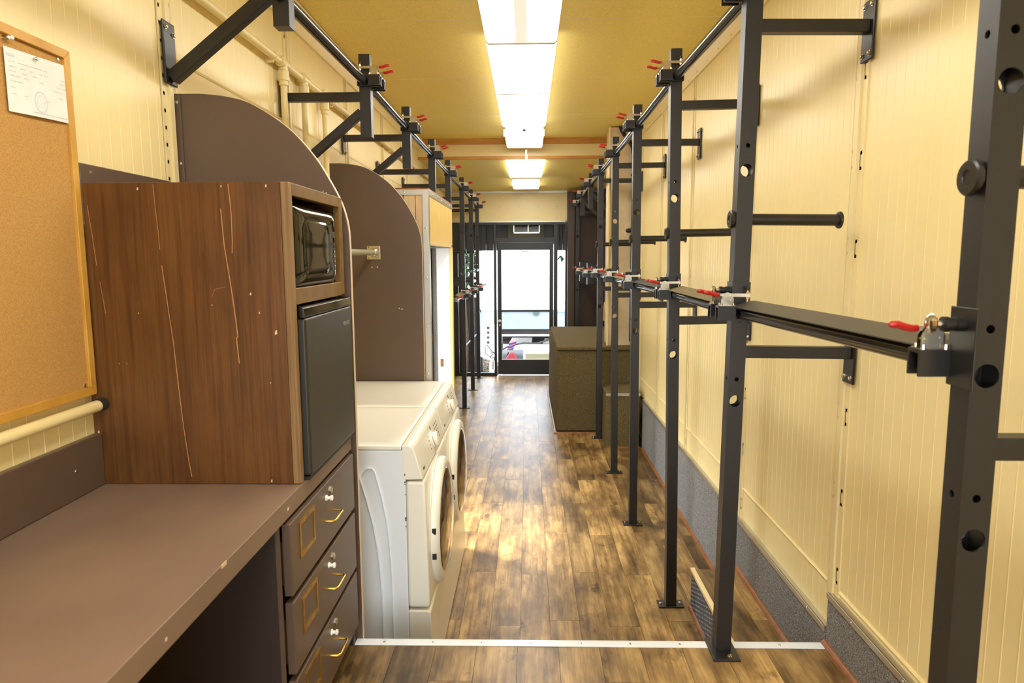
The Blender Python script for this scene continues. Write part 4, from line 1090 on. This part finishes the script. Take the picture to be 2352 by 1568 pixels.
# frame around
fm = thing('door_frame', 'black metal storefront frame around the glass door and sidelights', 'door frame', (0, YF, 0), kind='structure')
obj('head', B(-1.055, .545, Y0, Y1+.02, 2.155, 2.192), 'black_alu', fm)
obj('transom_bar', B(-.475, .42, Y0, Y1, 1.905, 1.975), 'black_alu', fm)
obj('mullion', B(-.482, -.445, Y0-.005, Y1, 0, 2.155), 'black_alu', fm, bevel=.002)
obj('mullion', B(.367, .42, Y0-.005, Y1, 0, 2.155), 'black_alu', fm, bevel=.002)
obj('side_jamb', B(-1.055, -.992, Y0, Y1, 0, 2.155), 'black_alu', fm)
obj('side_jamb', B(-.985, -.95, Y0+.015, Y1, .04, 2.155), 'black_alu', fm)
obj('side_jamb', B(.528, .548, Y0, Y1, 0, 2.155), 'black_alu', fm)
obj('sill', B(-.992, -.482, Y0, Y1, 0, .045), 'black_alu', fm)
obj('sill', B(.42, .528, Y0, Y1, 0, .045), 'black_alu', fm)
for n_, (x0, x1, z0, z1, lab) in enumerate(((-.95, -.482, .045, 2.155, 'tall sidelight window left of the glass door'), (.42, .528, .045, 2.155, 'narrow sidelight window right of the glass door'), (-.445, .367, 1.975, 2.155, 'transom window above the glass door'))):
    wd = obj('window_%d' % (n_+1), B(x0, x1, Y0+.022, Y0+.026, z0, z1), 'glass', kind='structure'); wd['label'] = lab

# ------------------------------------------------------------------ outdoors
gd = obj('ground', B(-30, 30, YF+.6, 45, -1.2, -1.1), 'asphalt', kind='structure'); gd['label'] = 'asphalt yard outside the glass door'
g2 = obj('ground', B(-30, XL-.12, -12, YF+.6, -1.2, -1.1).join(B(XL-.12, 30, -25, YB-.1, -1.2, -1.1)), 'asphalt', kind='structure'); g2['label'] = 'asphalt yard outside the side door'
lv = MB(); rnd = random.Random(5)
for k in range(2600):
    x, y = -4+4.2*rnd.random(), 14.5+8*rnd.random(); a = rnd.random()*6.3; s_ = .03+.05*rnd.random(); c, d_ = math.cos(a)*s_, math.sin(a)*s_
    lv.add([(x-c, y-d_, -1.095), (x-d_*.5, y+c*.5, -1.08), (x+c, y+d_, -1.09), (x+d_*.5, y-c*.5, -1.07)], [(0, 1, 2, 3)])
tag(obj('leaf_litter', lv, 'leafdry'), 'dry brown leaves scattered on the yard outside', 'leaves', kind='stuff')
tv = thing('white_trailer', 'large white cargo trailer parked outside the glass door', 'trailer', (3.0, 16, -1.1))
TX, TY = -1.07, 15.0
obj('body', B(TX, 7.5, TY, TY+2.5, .53, 3.6), 'trailer', tv, bevel=.02)
rv = MB()
for x in (-.213, .215, .64, -.93): 
    for k in range(26): rv.cyl((x, TY+.001, .62+.1*k), (x, TY-.006, .62+.1*k), .008, 6)
obj('rivet', rv, 'skirt', tv)
obj('corner_post', B(TX-.03, TX+.06, TY-.03, TY+.1, .2, 3.6), 'skirt', tv, bevel=.02)
obj('belt_rail', B(TX, 7.5, TY-.03, TY, .49, .545), 'skirt', tv)
obj('skirt', B(-.60, 7.5, TY-.01, TY+.05, .115, .49), 'skirt', tv)
obj('underframe', B(-.60, 7.5, TY+.1, TY+.4, -.02, .115), 'dark', tv)
obj('tape_strip', B(-.60, 7.5, TY+.02, TY+.1, -.045, -.012), 'trailer', tv)
obj('back_void', B(-.60, 7.5, TY+.9, TY+.95, -1.1, -.02), 'dark', tv)
sp_ = obj('socket_panel', MB().prism([(-1.045, .21), (-.62, .21), (-.62, -.62), (-.72, -.62), (-1.045, -.49)], 1, TY-.08, TY+.2), 'trailer', tv, bevel=.01)
for k, c in enumerate(('ropeb', 'tank', 'tank', 'leaf')):
    z = .155-.108*k
    so = obj('socket', B(-.905, -.845, TY-.10, TY-.08, z-.03, z+.03), c, tv, bevel=.006)
    obj('socket_eye', MB().lathe((-.875, TY-.10, z), (0, -1, 0), [(.018, 0), (.018, .006), (.010, .007), (.002, .007)], 12), 'rubber', so)
cbm = MB()
for (pts) in ([(-.95, TY-.1, -.24), (-.93, TY-.13, -.40), (-.80, TY-.14, -.52), (-.68, TY-.12, -.46)], [(-.90, TY-.1, -.22), (-.84, TY-.13, -.30), (-.78, TY-.13, -.38), (-.72, TY-.12, -.42)], [(-.80, TY-.12, -.38), (-.78, TY-.13, -.44), (-.84, TY-.13, -.50)], [(-.72, TY-.12, -.42), (-.73, TY-.13, -.5), (-.76, TY-.13, -.58)]): cbm.path(pts, .012, 6)
obj('cable', cbm, 'hose', tv)
obj('landing_leg', B(-.86, -.80, TY-.02, TY+.06, -1.05, -.62).join(B(-.76, -.72, TY, TY+.05, -1.05, -.62)).join(B(-.92, -.66, TY-.06, TY+.1, -1.1, -1.05)).join(B(-.86, -.72, TY, TY+.04, -.85, -.80)), 'trailer', tv)
obj('marker_lamp', MB().prism([(.12, .52), (.25, .52), (.25, .44), (.185, .41), (.12, .44)], 1, TY-.05, TY-.01), 'tank', tv)
bt_ = thing('work_bench', 'white low bench outside with odds and ends piled on it', 'bench', (2, 14.6, -1.1))
BZ = -.54
obj('top', B(-.56, 4, 14.3, 15.3, BZ-.02, BZ), 'trailer', bt_)
obj('front_lip', B(-.56, 4, 15.25, 15.3, BZ, -.26), 'trailer', bt_)
obj('apron', B(-.56, 4, 14.30, 14.33, BZ-.14, BZ-.02), 'dark', bt_)
for x in (-.5, 1.2, 3.2): obj('leg', B(x, x+.08, 14.4, 14.48, -1.1, BZ-.02), 'dark', bt_)
gc = thing('fuel_can', 'pinkish red plastic fuel can outside behind the door glass', 'fuel can', (-.36, 14.42, BZ))
obj('can', MB().prism([(-.48, BZ), (-.24, BZ), (-.24, -.40), (-.30, -.315), (-.39, -.315), (-.46, -.43)], 1, 14.32, 14.46), 'gascan', gc, bevel=.02)
obj('spout', MB().cyl((-.46, 14.39, -.39), (-.41, 14.39, -.31), .018, 10), 'rubber', gc)
tk = tag(obj('storage_drum', MB().cyl((-.55, 14.64, BZ+.122), (-.10, 14.64, BZ+.122), .12, 24), 'tank'), 'grey drum lying behind the red fuel can', 'drum')
rp_ = thing('rope_bundle', 'bundle of blue and pink coiled rope outside the glass door', 'rope', (-.40, 14.5, -.43))
mb1, mb2 = MB(), MB()
for k in range(9):
    c = Vector((-.43+.013*k, 14.9, -.42+.033*k)); (mb1 if k % 2 else mb2).path([c+Vector((.07*math.cos(t*math.pi/8), .05*math.sin(t*math.pi/8), .022*math.cos(t*math.pi/8))) for t in range(17)], .021 if k % 2 else .013, 6, caps=False)
obj('blue_coil', mb1, 'ropeb', rp_); obj('pink_coil', mb2, 'roper', rp_)
for x0, x1, lab, z in ((-.43, .10, 'larger white printed paper on the dark shelf outside', -.17), (.33, .62, 'smaller white paper on the dark shelf outside', -.19)):
    tag(obj('loose_paper', MB().hexa([(x0, 15.35, z-.08), (x1-.02, 15.35, z-.08), (x1, 15.75, z+.0), (x0+.06, 15.75, z+.0), (x0, 15.35, z-.075), (x1-.02, 15.35, z-.075), (x1, 15.75, z+.005), (x0+.06, 15.75, z+.005)]), 'paper'), lab, 'paper')
tag(obj('shelf_board', B(-.58, 4, 15.3, 15.9, -.30, -.26), 'dark'), 'dark shelf board behind the white bench outside', 'shelf')
tag(obj('air_hose', MB().path([(-.62, 14.9, -.36), (-.4, 14.9, -.24), (-.1, 15.0, -.20), (.2, 15.0, -.20), (.45, 15.1, -.14), (.6, 15.1, -.1)], .02, 8), 'hose'), 'black hose lying across the bench outside', 'hose')
tag(obj('beige_trough', MB().prism([(14.36, BZ+.002), (14.50, BZ+.002), (14.56, -.33), (14.30, -.33)], 0, -.06, 1.5), 'beige', bevel=.015), 'long beige plastic trough leaning on the bench outside', 'trough')
# awning with hanging dark strips; beige panel and window model a transom reflection
aw = thing('dark_awning', 'dark corrugated curtain hanging outside above the sidelights', 'awning', (0, 10.1, 1.85))
for x0, x1 in ((-1.3, -.44), (.40, .9)):
    x = x0; k = 0
    while x < x1:
        obj('slat', B(x, x+.052, 10.05+.015*(k % 2), 10.09, 1.795, 2.5), 'corr', aw, bevel=.008); x += .053; k += 1
obj('back_sheet', B(-1.4, 1.0, 10.2, 10.22, 1.89, 2.5), 'corr', aw)
obj('roof_sheet', B(-1.6, 1.2, YF+.079, 10.6, 2.5, 2.53), 'corr', aw)  # roof added out of view to keep skylight off the strips below
obj('beige_panel', B(-.285, .235, 10.14, 10.19, 1.9, 2.5), 'beige', aw)
wnd = obj('slider_window', B(-.205, .17, 10.12, 10.14, 2.06, 2.2), 'gloss', aw)
obj('window_trim', B(-.21, .175, 10.11, 10.125, 2.045, 2.062).join(B(-.21, -.198, 10.11, 10.125, 2.05, 2.2)).join(B(.163, .175, 10.11, 10.125, 2.05, 2.2)).join(B(.0, .012, 10.11, 10.125, 2.05, 2.2)), 'zinc', wnd)
# tree and clutter left of the trailer
def tree(label, x, y, z0, h, rx, rz, n, seed):
    t = thing('leafy_tree', label, 'tree', (x, y, -1.1), 'greenery outside')
    obj('trunk', MB().path([(x, y, -1.1), (x+.05, y, -.2), (x-.03, y, z0+h*.5)], [.09, .07, .03], 8), 'bark', t)
    rn = random.Random(seed); m = MB()
    for k in range(n):
        while True:
            a, b, c = [2*rn.random()-1 for _ in range(3)]
            if a*a+b*b+c*c < 1: break
        p = Vector((x+a*rx, y+b*rx, z0+h/2+c*rz)); d = Vector((rn.random()-.5, rn.random()-.5, rn.random()-.7)).normalized(); e = d.cross(Vector((rn.random()-.5, rn.random()-.5, rn.random()-.5))).normalized()
        L, W = .11+.06*rn.random(), .03
        m.add([p, p+d*L*.5+e*W, p+d*L, p+d*L*.5-e*W], [(0, 1, 2, 3)])
    obj('foliage', m, 'leaf', t)['kind'] = 'stuff'
tree('leafy green tree left of the white trailer outside', -1.55, 16.5, .75, 2.0, .75, 1.0, 2600, 3)
tree('tall leafy tree partly hidden far left outside', -3.2, 18.5, .5, 3.4, 1.3, 1.8, 2600, 8)
br = tag(obj('leaf_sprig', MB().path([(.60, 10.45, 2.505), (.56, 10.45, 2.1), (.525, 10.45, 1.76)], .005, 5), 'leaf'), 'green sprig hanging by the narrow right sidelight outside', 'leaf sprig')
lf = MB(); rn = random.Random(2)
for k in range(16):
    p = Vector((.48+.06*rn.random(), 10.42+.06*rn.random(), 1.66+.09*rn.random())); d = Vector((rn.random()-.6, 0, -rn.random())).normalized(); e = Vector((d.z, 0, -d.x))
    lf.add([p, p+d*.03+e*.012, p+d*.06, p+d*.03-e*.012], [(0, 1, 2, 3)])
obj('leaf', lf, 'leaf', br, kind='stuff')
dk = thing('scrap_frame', 'dark steel frame with a slanted grey sheet left of the trailer outside', 'scrap frame', (-1.6, 16.2, -1.1))
obj('dark_side', B(-2.6, -1.12, 16.6, 16.7, -1.1, .72), 'dark', dk)
obj('slanted_sheet', MB().bar((-1.85, 15.9, -.75), (-1.15, 15.9, -.05), .02, .26, (0, 1, 0)), 'skirt', dk)
obj('post', B(-2.02, -1.95, 15.6, 15.7, -1.1, 2.4), 'skirt', dk)
hs_ = tag(obj('neighbour_wall', B(-8, -3.5, 22, 22.3, -1.1, 4), 'beige'), 'pale wall far behind the trees outside', 'wall')
